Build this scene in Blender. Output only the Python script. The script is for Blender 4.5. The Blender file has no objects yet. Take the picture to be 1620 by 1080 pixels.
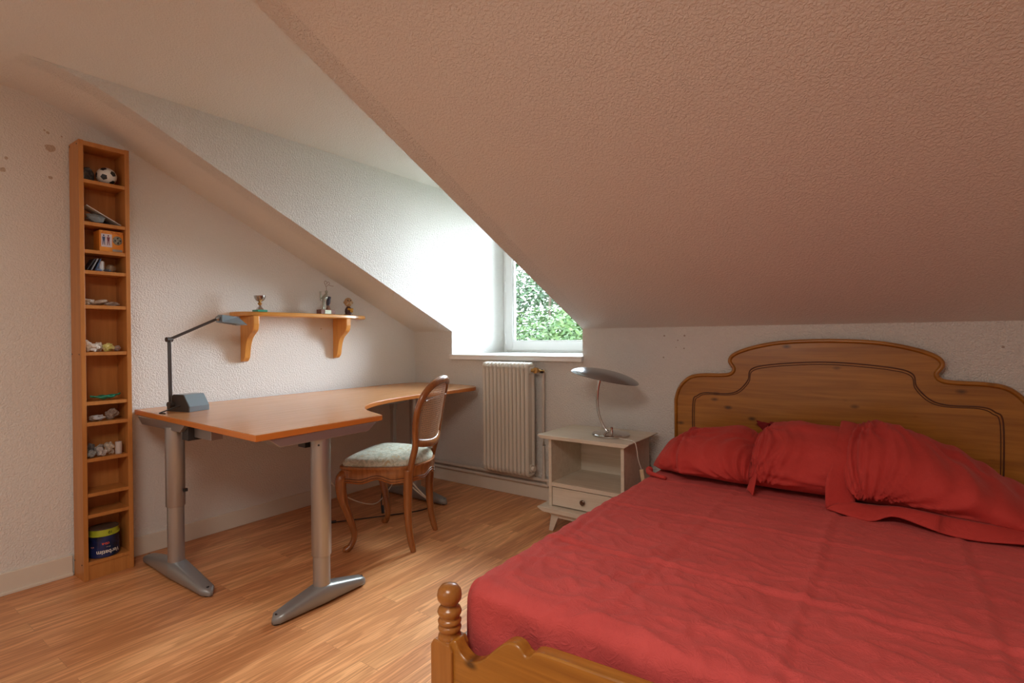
import bpy, bmesh, math, random
from mathutils import Vector, Matrix, noise
PI = math.pi
SC = bpy.context.scene
COL = SC.collection
random.seed(7)

# ------------------------------------------------------------------ camera
W_, H_ = 1620, 1080
FPX = 833.63
CAM = Vector((3.0837, -2.9714, 1.08))
def cam_axes(yaw, pitch, roll):
    cy, sy = math.cos(yaw), math.sin(yaw)
    f = Vector((-sy, cy, 0)); r = Vector((cy, sy, 0)); u = Vector((0, 0, 1))
    cp, sp = math.cos(pitch), math.sin(pitch)
    f2 = f*cp + u*sp; u2 = u*cp - f*sp
    cr, sr = math.cos(roll), math.sin(roll)
    return r*cr + u2*sr, u2*cr - r*sr, f2
r_, u_, f_ = cam_axes(math.radians(35.604), math.radians(-0.3735), math.radians(-0.4616))
cd = bpy.data.cameras.new('camera'); cam = bpy.data.objects.new('camera', cd); COL.objects.link(cam)
cd.sensor_width = 36; cd.lens = FPX / W_ * 36; cd.clip_start = 0.02; cd.clip_end = 200
cam.matrix_world = Matrix(((r_.x, u_.x, -f_.x, CAM.x), (r_.y, u_.y, -f_.y, CAM.y), (r_.z, u_.z, -f_.z, CAM.z), (0, 0, 0, 1)))
SC.camera = cam

# ------------------------------------------------------------------ world, lights, exposure
SC.view_settings.view_transform = 'Standard'
SC.view_settings.look = 'None'
SC.view_settings.gamma = 1
SC.view_settings.use_curve_mapping = False
SC.view_settings.exposure = 0.42
SC.cycles.use_denoising = True
SC.cycles.max_bounces = 10
SC.cycles.diffuse_bounces = 6
SC.cycles.transparent_max_bounces = 12
SC.cycles.sample_clamp_indirect = 8
wd = bpy.data.worlds.new('sky'); SC.world = wd; wd.use_nodes = True
wn = wd.node_tree; bg = wn.nodes['Background']
tc = wn.nodes.new('ShaderNodeTexCoord'); sep = wn.nodes.new('ShaderNodeSeparateXYZ')
rp = wn.nodes.new('ShaderNodeValToRGB')
wn.links.new(tc.outputs['Generated'], sep.inputs[0]); wn.links.new(sep.outputs['Z'], rp.inputs[0])
rp.color_ramp.elements[0].position = 0.0; rp.color_ramp.elements[0].color = (0.88, 0.92, 1.0, 1)
rp.color_ramp.elements[1].position = 0.6; rp.color_ramp.elements[1].color = (0.72, 0.82, 1.0, 1)
wn.links.new(rp.outputs[0], bg.inputs[0])
# overcast sky plus an added bright lobe that lights the left wall
dn = wn.nodes.new('ShaderNodeVectorMath'); dn.operation = 'DOT_PRODUCT'; wn.links.new(tc.outputs['Generated'], dn.inputs[0])
dn.inputs[1].default_value = Vector((0.70, 1.0, 0.42)).normalized()
mr = wn.nodes.new('ShaderNodeMapRange'); mr.interpolation_type = 'SMOOTHSTEP'; wn.links.new(dn.outputs['Value'], mr.inputs[0])
mr.inputs[1].default_value = 0.84; mr.inputs[2].default_value = 0.99; mr.inputs[3].default_value = 6.0; mr.inputs[4].default_value = 34.0
wn.links.new(mr.outputs[0], bg.inputs[1])

def area(name, loc, direction, sx, sy, energy, color, portal=False, spread=PI):
    l = bpy.data.lights.new(name, 'AREA'); l.shape = 'RECTANGLE'; l.size = sx; l.size_y = sy
    l.energy = energy; l.color = color; l.spread = spread
    if portal: l.cycles.is_portal = True
    o = bpy.data.objects.new(name, l); COL.objects.link(o); o.location = loc
    o.rotation_euler = Vector(direction).to_track_quat('-Z', 'Y').to_euler()
    return o
area('window_daylight_portal', (0.95, 0.80, 1.56), (0, -1, 0), 1.14, 1.25, 1, (1, 1, 1), portal=True)
# sun lamp added for soft daylight through the window on floor and bed
sl = bpy.data.lights.new('added_daylight_sun', 'SUN'); sl.energy = 12.0; sl.angle = math.radians(30); sl.color = (0.86, 0.94, 1.0)
so = bpy.data.objects.new('added_daylight_sun', sl); COL.objects.link(so); so.location = (6, 8, 6)
so.rotation_euler = Vector((0.28, -0.95, -0.80)).to_track_quat('-Z', 'Y').to_euler()
# unseen fill light, added under the ceiling behind the camera
area('ceiling_fill_light', (2.6, -3.35, 2.12), (0, 0, -1), 0.9, 0.9, 27, (1.0, 0.93, 0.85))
# soft fill light added by the rear wall, where no window is built
area('rear_fill_light', (1.6, -5.1, 1.45), (0.0, 1, 0.0), 1.3, 1.1, 4, (1.0, 0.96, 0.90))

# ------------------------------------------------------------------ materials
def mat(name, base=(0.8, 0.8, 0.8), rough=0.5, metal=0.0, spec=0.5):
    m = bpy.data.materials.new(name); m.use_nodes = True
    b = m.node_tree.nodes['Principled BSDF']
    b.inputs['Base Color'].default_value = (*base, 1); b.inputs['Roughness'].default_value = rough
    b.inputs['Metallic'].default_value = metal; b.inputs['Specular IOR Level'].default_value = spec
    return m
def N(m, t, **kw):
    n = m.node_tree.nodes.new(t)
    for k, v in kw.items(): setattr(n, k, v)
    return n
def L(m, a, b): m.node_tree.links.new(a, b)
def bsdf(m): return m.node_tree.nodes['Principled BSDF']
def coords(m, scale=(1, 1, 1), rot=(0, 0, 0), loc=(0, 0, 0), space='Object'):
    t = N(m, 'ShaderNodeTexCoord'); mp = N(m, 'ShaderNodeMapping')
    mp.inputs['Scale'].default_value = scale; mp.inputs['Rotation'].default_value = rot; mp.inputs['Location'].default_value = loc
    L(m, t.outputs[space], mp.inputs[0]); return mp.outputs[0]
def noise_tex(m, vec, scale, detail=3, rough=0.5, dist=0.0):
    n = N(m, 'ShaderNodeTexNoise'); n.inputs['Scale'].default_value = scale; n.inputs['Detail'].default_value = detail
    n.inputs['Roughness'].default_value = rough; n.inputs['Distortion'].default_value = dist
    L(m, vec, n.inputs['Vector']); return n.outputs['Fac']
def ramp(m, fac, stops):
    r = N(m, 'ShaderNodeValToRGB'); els = r.color_ramp.elements
    while len(els) < len(stops): els.new(0.5)
    for e, (p, c) in zip(els, stops): e.position = p; e.color = (*c, 1) if len(c) == 3 else c
    L(m, fac, r.inputs[0]); return r.outputs[0]
def bump(m, h, strength, distance):
    b = N(m, 'ShaderNodeBump'); b.inputs['Strength'].default_value = strength; b.inputs['Distance'].default_value = distance
    L(m, h, b.inputs['Height']); L(m, b.outputs[0], bsdf(m).inputs['Normal']); return b
def mth(m, op, a, b=None):
    n = N(m, 'ShaderNodeMath', operation=op)
    for i, v in enumerate((a, b)):
        if v is None: continue
        if isinstance(v, (int, float)): n.inputs[i].default_value = v
        else: L(m, v, n.inputs[i])
    return n.outputs[0]
def mixc(m, fac, a, b, mode='MIX'):
    n = N(m, 'ShaderNodeMix', data_type='RGBA', blend_type=mode)
    if isinstance(fac, (int, float)): n.inputs[0].default_value = fac
    else: L(m, fac, n.inputs[0])
    for i, v in ((6, a), (7, b)):
        if isinstance(v, tuple): n.inputs[i].default_value = (*v, 1)
        else: L(m, v, n.inputs[i])
    return n.outputs[2]

def plaster(name, col, scale, strength, dist=0.003, spots=None, spotcol=(0.40, 0.24, 0.11)):
    m = mat(name, col, 0.75, 0, 0.25)
    v = coords(m)
    a = noise_tex(m, v, scale, 2, 0.5, 0.6); b = noise_tex(m, v, scale*2.3, 2, 0.5)
    big = noise_tex(m, v, 1.3, 2)
    a2 = ramp(m, a, [(0.36, (0, 0, 0)), (0.66, (1, 1, 1))])
    h = mth(m, 'ADD', a2, mth(m, 'MULTIPLY', b, 0.5))
    bump(m, h, strength, dist)
    c = ramp(m, big, [(0.3, tuple(x*0.965 for x in col)), (0.7, col)])
    if spots:
        warp = noise_tex(m, v, 60, 1)
        t = N(m, 'ShaderNodeTexCoord')
        for p, r in spots:
            d = N(m, 'ShaderNodeVectorMath', operation='DISTANCE'); L(m, t.outputs['Object'], d.inputs[0]); d.inputs[1].default_value = p
            k = mth(m, 'LESS_THAN', mth(m, 'ADD', d.outputs['Value'], mth(m, 'MULTIPLY', mth(m, 'SUBTRACT', warp, 0.5), r*1.2)), r)
            c = mixc(m, mth(m, 'MULTIPLY', k, 0.6), c, spotcol)
    L(m, c, bsdf(m).inputs['Base Color'])
    return m

def wood(name, c0, c1, c2, grain='x', rough=0.35, scale=1.0, knots=False, coat=0.0, fig=0.55):
    m = mat(name, c1, rough)
    st = {'x': (1.2, 16, 16), 'y': (16, 1.2, 16), 'z': (16, 16, 1.2)}[grain]
    v = coords(m, tuple(s*scale for s in st))
    n1 = noise_tex(m, v, 2.2, 4, 0.55, 0.8)
    fine = noise_tex(m, coords(m, tuple(s*scale*(5 if s > 2 else 2) for s in st)), 2.0, 3, 0.6)
    c = ramp(m, n1, [(0.28, c0), (0.52, c1), (0.75, c2)])
    c = mixc(m, fig*0.5, c, ramp(m, fine, [(0.3, c0), (0.7, c2)]))
    if knots:
        kv = coords(m, {'x': (3.6, 0.0, 7.0), 'y': (7.0, 3.6, 0.0), 'z': (7.0, 0.0, 3.6)}[grain], loc=(0.3, 0.2, 0.1))
        vo = N(m, 'ShaderNodeTexVoronoi'); vo.inputs['Scale'].default_value = 2.0; L(m, kv, vo.inputs['Vector'])
        k = ramp(m, vo.outputs['Distance'], [(0.06, (1, 1, 1)), (0.11, (0.6, 0.6, 0.6)), (0.19, (0, 0, 0))])
        c = mixc(m, mth(m, 'MULTIPLY', k, 0.9), c, tuple(x*0.22 for x in c0))
    L(m, c, bsdf(m).inputs['Base Color'])
    bump(m, fine, 0.12, 0.001)
    if coat: bsdf(m).inputs['Coat Weight'].default_value = coat; bsdf(m).inputs['Coat Roughness'].default_value = 0.15
    return m

WALLC = (0.79, 0.77, 0.73)
lspots = [((0, -2.239, 1.957), 0.017), ((0, -2.40, 1.819), 0.010), ((0, -2.241, 1.822), 0.008), ((0, -2.248, 2.023), 0.006),
          ((0, -2.387, 1.871), 0.006), ((0, -2.26, 2.03), 0.004), ((0, -0.852, 1.152), 0.005), ((0, -2.2, 2.02), 0.004)]
bspots = [((2.033, 0, 1.086), 0.005), ((2.149, 0, 1.085), 0.005), ((2.145, 0, 1.014), 0.004), ((2.028, 0, 0.962), 0.004),
          ((3.469, 0, 1.026), 0.005), ((2.11, 0, 1.06), 0.004), ((2.10, 0, 1.02), 0.003)]
M_wall_l = plaster('painted_roughcast_left', WALLC, 120, 0.60, 0.0028, lspots)
M_wall = plaster('painted_roughcast', WALLC, 120, 0.90, 0.0040, bspots, (0.25, 0.13, 0.06))
M_ceil = plaster('painted_stipple', WALLC, 125, 0.60, 0.0030)
M_white = mat('white_gloss_paint', (0.86, 0.87, 0.86), 0.35)
M_base = plaster('baseboard_paint', (0.74, 0.68, 0.58), 8, 0.05, 0.001); bsdf(M_base).inputs['Roughness'].default_value = 0.45

def floor_mat():
    m = mat('laminate_oak', (0.6, 0.36, 0.18), 0.36)
    v = coords(m, rot=(0, 0, PI/2))
    br = N(m, 'ShaderNodeTexBrick'); br.offset = 0.37; br.offset_frequency = 2; br.squash = 1
    br.inputs['Scale'].default_value = 1; br.inputs['Mortar Size'].default_value = 0.0007; br.inputs['Mortar Smooth'].default_value = 0
    br.inputs['Brick Width'].default_value = 0.92; br.inputs['Row Height'].default_value = 0.096
    br.inputs['Color1'].default_value = (0, 0, 0, 1); br.inputs['Color2'].default_value = (1, 1, 1, 1); br.inputs['Mortar'].default_value = (0.5, 0.5, 0.5, 1)
    L(m, v, br.inputs['Vector'])
    # shift the grain per plank
    off = N(m, 'ShaderNodeCombineXYZ'); L(m, mth(m, 'MULTIPLY', br.outputs['Color'], 37.0), off.inputs[0]); L(m, mth(m, 'MULTIPLY', br.outputs['Color'], 11.0), off.inputs[2])
    add = N(m, 'ShaderNodeVectorMath', operation='ADD'); L(m, coords(m, (11, 0.9, 1)), add.inputs[0]); L(m, off.outputs[0], add.inputs[1])
    g = noise_tex(m, add.outputs[0], 1.3, 3, 0.5, 0.5)
    wv = N(m, 'ShaderNodeMath', operation='SINE'); L(m, mth(m, 'MULTIPLY', g, 40.0), wv.inputs[0])
    add2 = N(m, 'ShaderNodeVectorMath', operation='ADD'); L(m, coords(m, (110, 3.0, 1)), add2.inputs[0]); L(m, off.outputs[0], add2.inputs[1])
    fine = noise_tex(m, add2.outputs[0], 1.5, 3, 0.6)
    c = ramp(m, br.outputs['Color'], [(0.0, (0.62, 0.275, 0.115)), (0.5, (0.72, 0.345, 0.15)), (1.0, (0.82, 0.44, 0.20))])
    rings = ramp(m, wv.outputs[0], [(0.0, (0.76, 0.70, 0.64)), (0.7, (1.04, 1.04, 1.04))])
    c = mixc(m, 0.75, c, rings, 'MULTIPLY')
    c = mixc(m, 0.85, c, ramp(m, fine, [(0.28, (0.66, 0.58, 0.50)), (0.58, (1.08, 1.08, 1.08))]), 'MULTIPLY')
    c = mixc(m, mth(m, 'MULTIPLY', br.outputs['Fac'], 0.45), c, (0.25, 0.12, 0.05))
    L(m, c, bsdf(m).inputs['Base Color'])
    bump(m, fine, 0.10, 0.0006)
    return m
M_floor = floor_mat()
M_shelfw = wood('beech_veneer', (0.42, 0.16, 0.036), (0.50, 0.20, 0.048), (0.56, 0.24, 0.062), 'z', 0.42, fig=0.3)
M_desk = wood('beech_desktop', (0.56, 0.25, 0.10), (0.66, 0.32, 0.135), (0.72, 0.38, 0.17), 'y', 0.24, fig=0.4)
M_deskedge = mat('desk_edge_band', (0.62, 0.20, 0.035), 0.35)
M_pine = wood('honey_pine', (0.25, 0.090, 0.010), (0.37, 0.148, 0.018), (0.48, 0.210, 0.030), 'x', 0.30, 0.8, True, 0.35)
M_pinez = wood('honey_pine_upright', (0.28, 0.098, 0.016), (0.37, 0.14, 0.025), (0.44, 0.18, 0.036), 'z', 0.28, 0.8, False, 0.4)
M_pinebrk = wood('orange_pine', (0.56, 0.22, 0.04), (0.68, 0.30, 0.06), (0.74, 0.36, 0.09), 'z', 0.30, 1.0, False, 0.35)
M_pineshf = wood('orange_pine_board', (0.56, 0.24, 0.05), (0.68, 0.32, 0.07), (0.76, 0.40, 0.11), 'y', 0.30, 1.0, True, 0.35)
M_walnut = wood('polished_walnut', (0.19, 0.058, 0.014), (0.31, 0.105, 0.026), (0.40, 0.15, 0.04), 'z', 0.26, 1.4, False, 0.6)
M_groove = mat('dark_incised_groove', (0.10, 0.030, 0.008), 0.5)
M_cream = wood('limed_cream_wood', (0.60, 0.53, 0.42), (0.68, 0.61, 0.50), (0.74, 0.68, 0.58), 'x', 0.5, 1.2, fig=0.35)
M_steel = mat('satin_grey_metal', (0.42, 0.42, 0.42), 0.34, 0.75)
M_foot = mat('grey_painted_metal', (0.30, 0.31, 0.31), 0.36, 0.45)
M_chrome = mat('chrome', (0.60, 0.60, 0.60), 0.06, 1.0)
M_brush = mat('brushed_steel', (0.34, 0.36, 0.38), 0.24, 1.0)
M_black = mat('black_plastic', (0.02, 0.02, 0.022), 0.45)
M_dark = mat('dark_grey_enamel', (0.07, 0.06, 0.055), 0.38, 0.3)
M_slate = mat('enamel_window_tint', (0.24, 0.29, 0.33), 0.28, 0.5)  # blue-grey of the window reflection put into the enamel's base colour
M_rad = mat('radiator_enamel', (0.70, 0.65, 0.57), 0.38)
M_pipe = mat('painted_pipe', (0.62, 0.56, 0.49), 0.4)
M_brass = mat('brass', (0.60, 0.38, 0.14), 0.28, 1.0)
M_cable_w = mat('white_cable', (0.75, 0.72, 0.66), 0.45)
M_glass_c = mat('clear_plastic', (0.75, 0.76, 0.76), 0.15)

def glass_mat():
    m = bpy.data.materials.new('window_glass'); m.use_nodes = True
    nt = m.node_tree; nt.nodes.clear()
    o = nt.nodes.new('ShaderNodeOutputMaterial'); t = nt.nodes.new('ShaderNodeBsdfTransparent'); g = nt.nodes.new('ShaderNodeBsdfGlossy')
    g.inputs['Roughness'].default_value = 0.03; t.inputs[0].default_value = (0.93, 0.96, 0.95, 1)
    fr = nt.nodes.new('ShaderNodeFresnel'); fr.inputs[0].default_value = 1.35; mx = nt.nodes.new('ShaderNodeMixShader')
    nt.links.new(fr.outputs[0], mx.inputs[0]); nt.links.new(t.outputs[0], mx.inputs[1]); nt.links.new(g.outputs[0], mx.inputs[2]); nt.links.new(mx.outputs[0], o.inputs[0])
    return m
M_glass = glass_mat()

def cloth(name, col, col2, bscale=30, bstr=0.6):
    m = mat(name, col, 0.85, 0, 0.15)
    bsdf(m).inputs['Sheen Weight'].default_value = 0.12; bsdf(m).inputs['Sheen Roughness'].default_value = 0.45
    bsdf(m).inputs['Sheen Tint'].default_value = (1.0, 0.55, 0.5, 1)
    v = coords(m)
    big = noise_tex(m, v, 9, 3, 0.6)
    weave = noise_tex(m, v, 420, 2)
    cr = noise_tex(m, coords(m, (1, 1, 1)), bscale, 4, 0.65, 1.2)
    ridge = mth(m, 'ABSOLUTE', mth(m, 'SUBTRACT', cr, 0.5))
    L(m, ramp(m, big, [(0.3, col), (0.7, col2)]), bsdf(m).inputs['Base Color'])
    bump(m, mth(m, 'ADD', mth(m, 'MULTIPLY', ridge, 1.4), mth(m, 'MULTIPLY', weave, 0.10)), bstr, 0.008)
    return m
M_red = cloth('crumpled_red_cotton', (0.53, 0.078, 0.073), (0.61, 0.094, 0.088))
M_redp = cloth('red_pillow_cotton', (0.48, 0.048, 0.040), (0.54, 0.058, 0.050), 16, 0.4)
M_redd = mat('dark_red_cotton', (0.22, 0.008, 0.010), 0.85)

def brocade():
    m = mat('sage_brocade', (0.5, 0.52, 0.42), 0.8, 0, 0.2)
    v = coords(m)
    a = noise_tex(m, v, 26, 4, 0.6, 1.5)
    L(m, ramp(m, a, [(0.34, (0.50, 0.40, 0.24)), (0.45, (0.42, 0.46, 0.38)), (0.55, (0.66, 0.66, 0.56)), (0.68, (0.34, 0.42, 0.36))]), bsdf(m).inputs['Base Color'])
    bump(m, noise_tex(m, v, 160, 2), 0.3, 0.001)
    return m
M_brocade = brocade()
def stone(name, c0, c1, sc=40, rough=0.7):
    m = mat(name, c0, rough); v = coords(m)
    L(m, ramp(m, noise_tex(m, v, sc, 4, 0.6, 0.8), [(0.35, c0), (0.65, c1)]), bsdf(m).inputs['Base Color'])
    bump(m, noise_tex(m, v, sc*3, 3), 0.4, 0.002); return m

# ------------------------------------------------------------------ mesh helpers
def catmull(pts, n=6, closed=False):
    pts = [Vector(p) for p in pts]; out = []
    m = len(pts); rng = m if closed else m-1
    for i in range(rng):
        if closed: p0, p1, p2, p3 = pts[(i-1) % m], pts[i], pts[(i+1) % m], pts[(i+2) % m]
        else: p0, p1, p2, p3 = pts[max(i-1, 0)], pts[i], pts[i+1], pts[min(i+2, m-1)]
        for k in range(n):
            t = k/n
            out.append(0.5*((2*p1)+(-p0+p2)*t+(2*p0-5*p1+4*p2-p3)*t*t+(-p0+3*p1-3*p2+p3)*t**3))
    if not closed: out.append(pts[-1])
    return out

ROOTM = {}
class MB:
    def __init__(s): s.bm = bmesh.new()
    def box(s, x0, x1, y0, y1, z0, z1, M=None):
        c = [(x0, y0, z0), (x1, y0, z0), (x1, y1, z0), (x0, y1, z0), (x0, y0, z1), (x1, y0, z1), (x1, y1, z1), (x0, y1, z1)]
        v = [s.bm.verts.new((M @ Vector(p)) if M else p) for p in c]
        for f in ((3, 2, 1, 0), (4, 5, 6, 7), (0, 1, 5, 4), (1, 2, 6, 5), (2, 3, 7, 6), (3, 0, 4, 7)): s.bm.faces.new([v[i] for i in f])
        return s
    def prism(s, poly, axis, a0, a1, M=None):
        def mk(p, a):
            q = {'x': (a, p[0], p[1]), 'y': (p[0], a, p[1]), 'z': (p[0], p[1], a)}[axis]
            return (M @ Vector(q)) if M else Vector(q)
        A = [s.bm.verts.new(mk(p, a0)) for p in poly]; B = [s.bm.verts.new(mk(p, a1)) for p in poly]
        n = len(poly)
        for i in range(n): s.bm.faces.new((A[i], A[(i+1) % n], B[(i+1) % n], B[i]))
        s.bm.faces.new(A[::-1]); s.bm.faces.new(B)
        return s
    def rings(s, rings, closed_u=True, cap=True):
        V = [[s.bm.verts.new(p) for p in r] for r in rings]; n = len(V[0])
        for i in range(len(V)-1):
            for j in range(n if closed_u else n-1):
                s.bm.faces.new((V[i][j], V[i][(j+1) % n], V[i+1][(j+1) % n], V[i+1][j]))
        if cap and closed_u:
            s.bm.faces.new(V[0][::-1]); s.bm.faces.new(V[-1])
        return s
    def tube(s, pts, r, n=10, hint=(0, 0, 1), closed=False, M=None):
        pts = [Vector(p) for p in pts]; m = len(pts); R = []
        up = Vector(hint)
        for i, p in enumerate(pts):
            t = (pts[(i+1) % m] - pts[i-1]) if closed else (pts[min(i+1, m-1)] - pts[max(i-1, 0)])
            t.normalize()
            a = up - t*up.dot(t)
            if a.length < 1e-3: a = Vector((1, 0, 0)) - t*t.x
            if a.length < 1e-3: a = Vector((0, 1, 0))
            a.normalize(); b = t.cross(a)
            rr = r[i] if isinstance(r, (list, tuple)) and not isinstance(r[0], (int, float)) else (r[i] if isinstance(r, list) else r)
            ra, rb = rr if isinstance(rr, tuple) else (rr, rr)
            ring = [p + a*math.cos(2*PI*k/n)*ra + b*math.sin(2*PI*k/n)*rb for k in range(n)]
            if M: ring = [M @ q for q in ring]
            R.append(ring)
        if closed:
            R.append(R[0]); V = [[s.bm.verts.new(p) for p in rg] for rg in R[:-1]]
            for i in range(m):
                for j in range(n): s.bm.faces.new((V[i][j], V[i][(j+1) % n], V[(i+1) % m][(j+1) % n], V[(i+1) % m][j]))
            return s
        return s.rings(R)
    def lathe(s, prof, c=(0, 0, 0), n=24, M=None):
        rings = []
        for r, z in prof:
            r = max(r, 1e-4)
            ring = [Vector((c[0]+r*math.cos(2*PI*k/n), c[1]+r*math.sin(2*PI*k/n), c[2]+z)) for k in range(n)]
            if M: ring = [M @ q for q in ring]
            rings.append(ring)
        return s.rings(rings)
    def sphere(s, c, r, nu=20, nv=12, M=None):
        rx, ry, rz = r if isinstance(r, tuple) else (r, r, r)
        rings = []
        for i in range(nv+1):
            a = -PI/2 + PI*i/nv; cc = max(math.cos(a), 1e-3)
            ring = [Vector((c[0]+rx*cc*math.cos(2*PI*k/nu), c[1]+ry*cc*math.sin(2*PI*k/nu), c[2]+rz*math.sin(a))) for k in range(nu)]
            if M: ring = [M @ q for q in ring]
            rings.append(ring)
        return s.rings(rings)
    def grid(s, fn, nu, nv):
        V = [[s.bm.verts.new(fn(i/nu, j/nv)) for j in range(nv+1)] for i in range(nu+1)]
        for i in range(nu):
            for j in range(nv): s.bm.faces.new((V[i][j], V[i+1][j], V[i+1][j+1], V[i][j+1]))
        return s
    def build(s, name, m, parent=None, smooth=False, bevel=0, seg=2, local=False, sub=0, angle=35):
        bmesh.ops.recalc_face_normals(s.bm, faces=s.bm.faces)
        me = bpy.data.meshes.new(name); s.bm.to_mesh(me); s.bm.free()
        o = bpy.data.objects.new(name, me); COL.objects.link(o)
        for mm in (m if isinstance(m, (list, tuple)) else [m]): me.materials.append(mm)
        if parent is not None:
            root = parent
            while root.parent: root = root.parent
            if not local:
                R = ROOTM.get(root.name)
                if R is not None: me.transform(R.inverted())
            o.parent = parent
        if smooth:
            me.polygons.foreach_set('use_smooth', [True]*len(me.polygons))
            if smooth != 'all':
                try: me.set_sharp_from_angle(angle=math.radians(angle))
                except Exception: pass
        if bevel:
            md = o.modifiers.new('b', 'BEVEL'); md.width = bevel; md.segments = seg; md.limit_method = 'ANGLE'; md.angle_limit = math.radians(40)
        if sub:
            md = o.modifiers.new('s', 'SUBSURF'); md.levels = sub; md.render_levels = sub
        return o

def thing(name, label, cat, loc=(0, 0, 0), rotz=0, group=None):
    o = bpy.data.objects.new(name, None); COL.objects.link(o); o.location = loc; o.rotation_euler = (0, 0, rotz)
    o.empty_display_size = 0.1
    o['label'] = label; o['category'] = cat
    if group: o['group'] = group
    ROOTM[o.name] = Matrix.Translation(loc) @ Matrix.Rotation(rotz, 4, 'Z')
    return o
def recenter(o, loc):
    """move a one-mesh thing's origin to its place"""
    o.data.transform(Matrix.Translation(-Vector(loc))); o.location = loc; return o
def tag(o, label, cat, group=None, loc=None):
    o['label'] = label; o['category'] = cat
    if group: o['group'] = group
    if loc is not None: recenter(o, loc)
    return o
def struct(name, mb, m, **kw):
    o = mb.build(name, m, **kw); o['kind'] = 'structure'; return o

# ------------------------------------------------------------------ room shell
XR, YF = 5.0, -5.2            # right wall and the wall behind the camera
HC = 2.182
prof = [(0.0, 1.135), (-2.05, 2.086), (-2.12, 2.1165), (-2.19, 2.143), (-2.26, 2.163), (-2.33, 2.176), (-2.42, 2.182), (YF, 2.182)]
DX0, DX1, DY = 0.398, 1.505, 0.66
struct('floor', MB().box(-0.1, XR+0.1, YF-0.1, 0.78, -0.1, 0), M_floor)
# left wall: plain solid profile
lw = [(0.12, 0.0)] + [(0.12, 1.135)] + prof[:] + [(YF, 0.0)]
struct('wall_left', MB().prism(lw, 'x', -0.12, 0.0), M_wall_l)
bw = MB()
bw.box(-0.0, DX0-0.1, 0, 0.12, 0, 1.24); bw.box(DX1+0.1, XR, 0, 0.12, 0, 1.24); bw.box(DX0, DX1, 0, 0.72, 0, 0.925)
struct('wall_back', bw, M_wall)
struct('wall_right', MB().box(XR, XR+0.1, YF, 0.12, 0, 2.4), M_wall)
struct('wall_front', MB().box(-0.12, XR+0.1, YF-0.1, YF, 0, 2.4), M_wall)
cm = MB()
def slab(x0, x1, pr, th=0.10):
    top = [(y, z+th) for y, z in pr]
    for i in range(len(pr)-1):
        cm.prism([pr[i], pr[i+1], top[i+1], top[i]], 'x', x0, x1)
slab(0.0, DX0-0.1, prof); slab(DX1+0.1, XR, prof)
slab(DX0-0.1, DX1+0.1, [(-2.42, HC), (YF, HC)])
struct('ceiling', cm, M_ceil)
struct('ceiling_dormer', MB().box(DX0, DX1, -2.42, 0.76, HC, HC+0.1), M_ceil)
# dormer cheeks
def cheek(x0, x1):
    mb = MB()
    pr = [p for p in prof if p[0] > -2.40] + [(-2.42, 2.182)]
    poly = [(0.76, 0.0), (0.0, 0.0)] + pr[0:] + [(-2.42, HC+0.1), (0.76, HC+0.1)]
    return mb.prism(poly, 'x', x0, x1)
struct('wall_dormer_left', cheek(DX0-0.10, DX0), M_wall)
struct('wall_dormer_right', cheek(DX1, DX1+0.10), M_wall)
cl_ = thing('fill_light_panel', 'added square white panel, unseen, above the fill light on the flat ceiling', 'added light panel', (2.6, -3.35, 2.18))  # invented panel out of view, added as a fixture for the fill light
MB().box(2.12, 3.08, -3.83, -2.87, 2.135, 2.181).build('fill_light_housing', M_white, cl_, bevel=0.004)
# baseboards
def bb(poly_a, poly_b): pass
struct('baseboard_left', MB().box(0, 0.012, -2.176+0.0, -0.0, 0, 0.094), M_base, bevel=0.003)
struct('baseboard_left.001', MB().box(0, 0.012, YF, -2.182, 0, 0.094).box(0.0, 0.020, YF, -2.182, 0, 0.014), M_base, bevel=0.003)
struct('baseboard_back', MB().box(0.012, XR, -0.012, 0, 0, 0.094), M_base, bevel=0.003)
struct('baseboard_right', MB().box(XR-0.012, XR, YF, -0.012, 0, 0.094), M_base)
struct('baseboard_front', MB().box(0.0, XR, YF, YF+0.012, 0, 0.094), M_base)

# window: fixed frame, two sashes, glass, hinges, handle, sill
win = bpy.data.objects.new('window_1', None); COL.objects.link(win); win.location = (0.95, DY, 0.965); win['kind'] = 'structure'
ROOTM[win.name] = Matrix.Translation((0.95, DY, 0.965))
fr = MB(); z0, z1 = 0.960, HC
fr.box(DX0, DX0+0.028, DY, DY+0.07, z0, z1); fr.box(DX1-0.028, DX1, DY, DY+0.07, z0, z1)
fr.box(DX0+0.028, DX1-0.028, DY+0.012, DY+0.07, z0, z0+0.022); fr.box(DX0+0.028, DX1-0.028, DY, DY+0.07, z1-0.04, z1)
fr.build('window_frame', M_white, win, bevel=0.004)
def sash(x0, x1):
    sb = MB(); zb, zt = z0+0.018, z1-0.036; w = 0.072
    sb.box(x0, x0+w, DY-0.006, DY+0.05, zb, zt); sb.box(x1-w, x1, DY-0.006, DY+0.05, zb, zt)
    sb.box(x0+w, x1-w, DY-0.006, DY+0.05, zb, zb+0.074); sb.box(x0+w, x1-w, DY-0.006, DY+0.05, zt-0.07, zt)
    sb.box(x0+w, x0+w+0.012, DY+0.004, DY+0.02, zb+0.074, zt-0.07); sb.box(x0+w+0.012, x1-w, DY+0.004, DY+0.02, zb+0.074, zb+0.082)
    s_ = sb.build('sash', M_white, win, bevel=0.004)
    MB().box(x0+w-0.004, x1-w+0.004, DY+0.022, DY+0.027, zb+0.070, zt-0.066).build('glass_pane', M_glass, s_)
    return s_
xm = (DX0+DX1)/2
sL = sash(DX0+0.024, DX1-0.024); sR = sL; xm = DX1-0.055
for zz in (1.03, 1.47, 1.95):
    MB().lathe([(0.007, 0), (0.007, 0.09)], (DX0+0.024, DY-0.008, zz), 12).build('hinge', M_white, sL, smooth=True)
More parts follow.
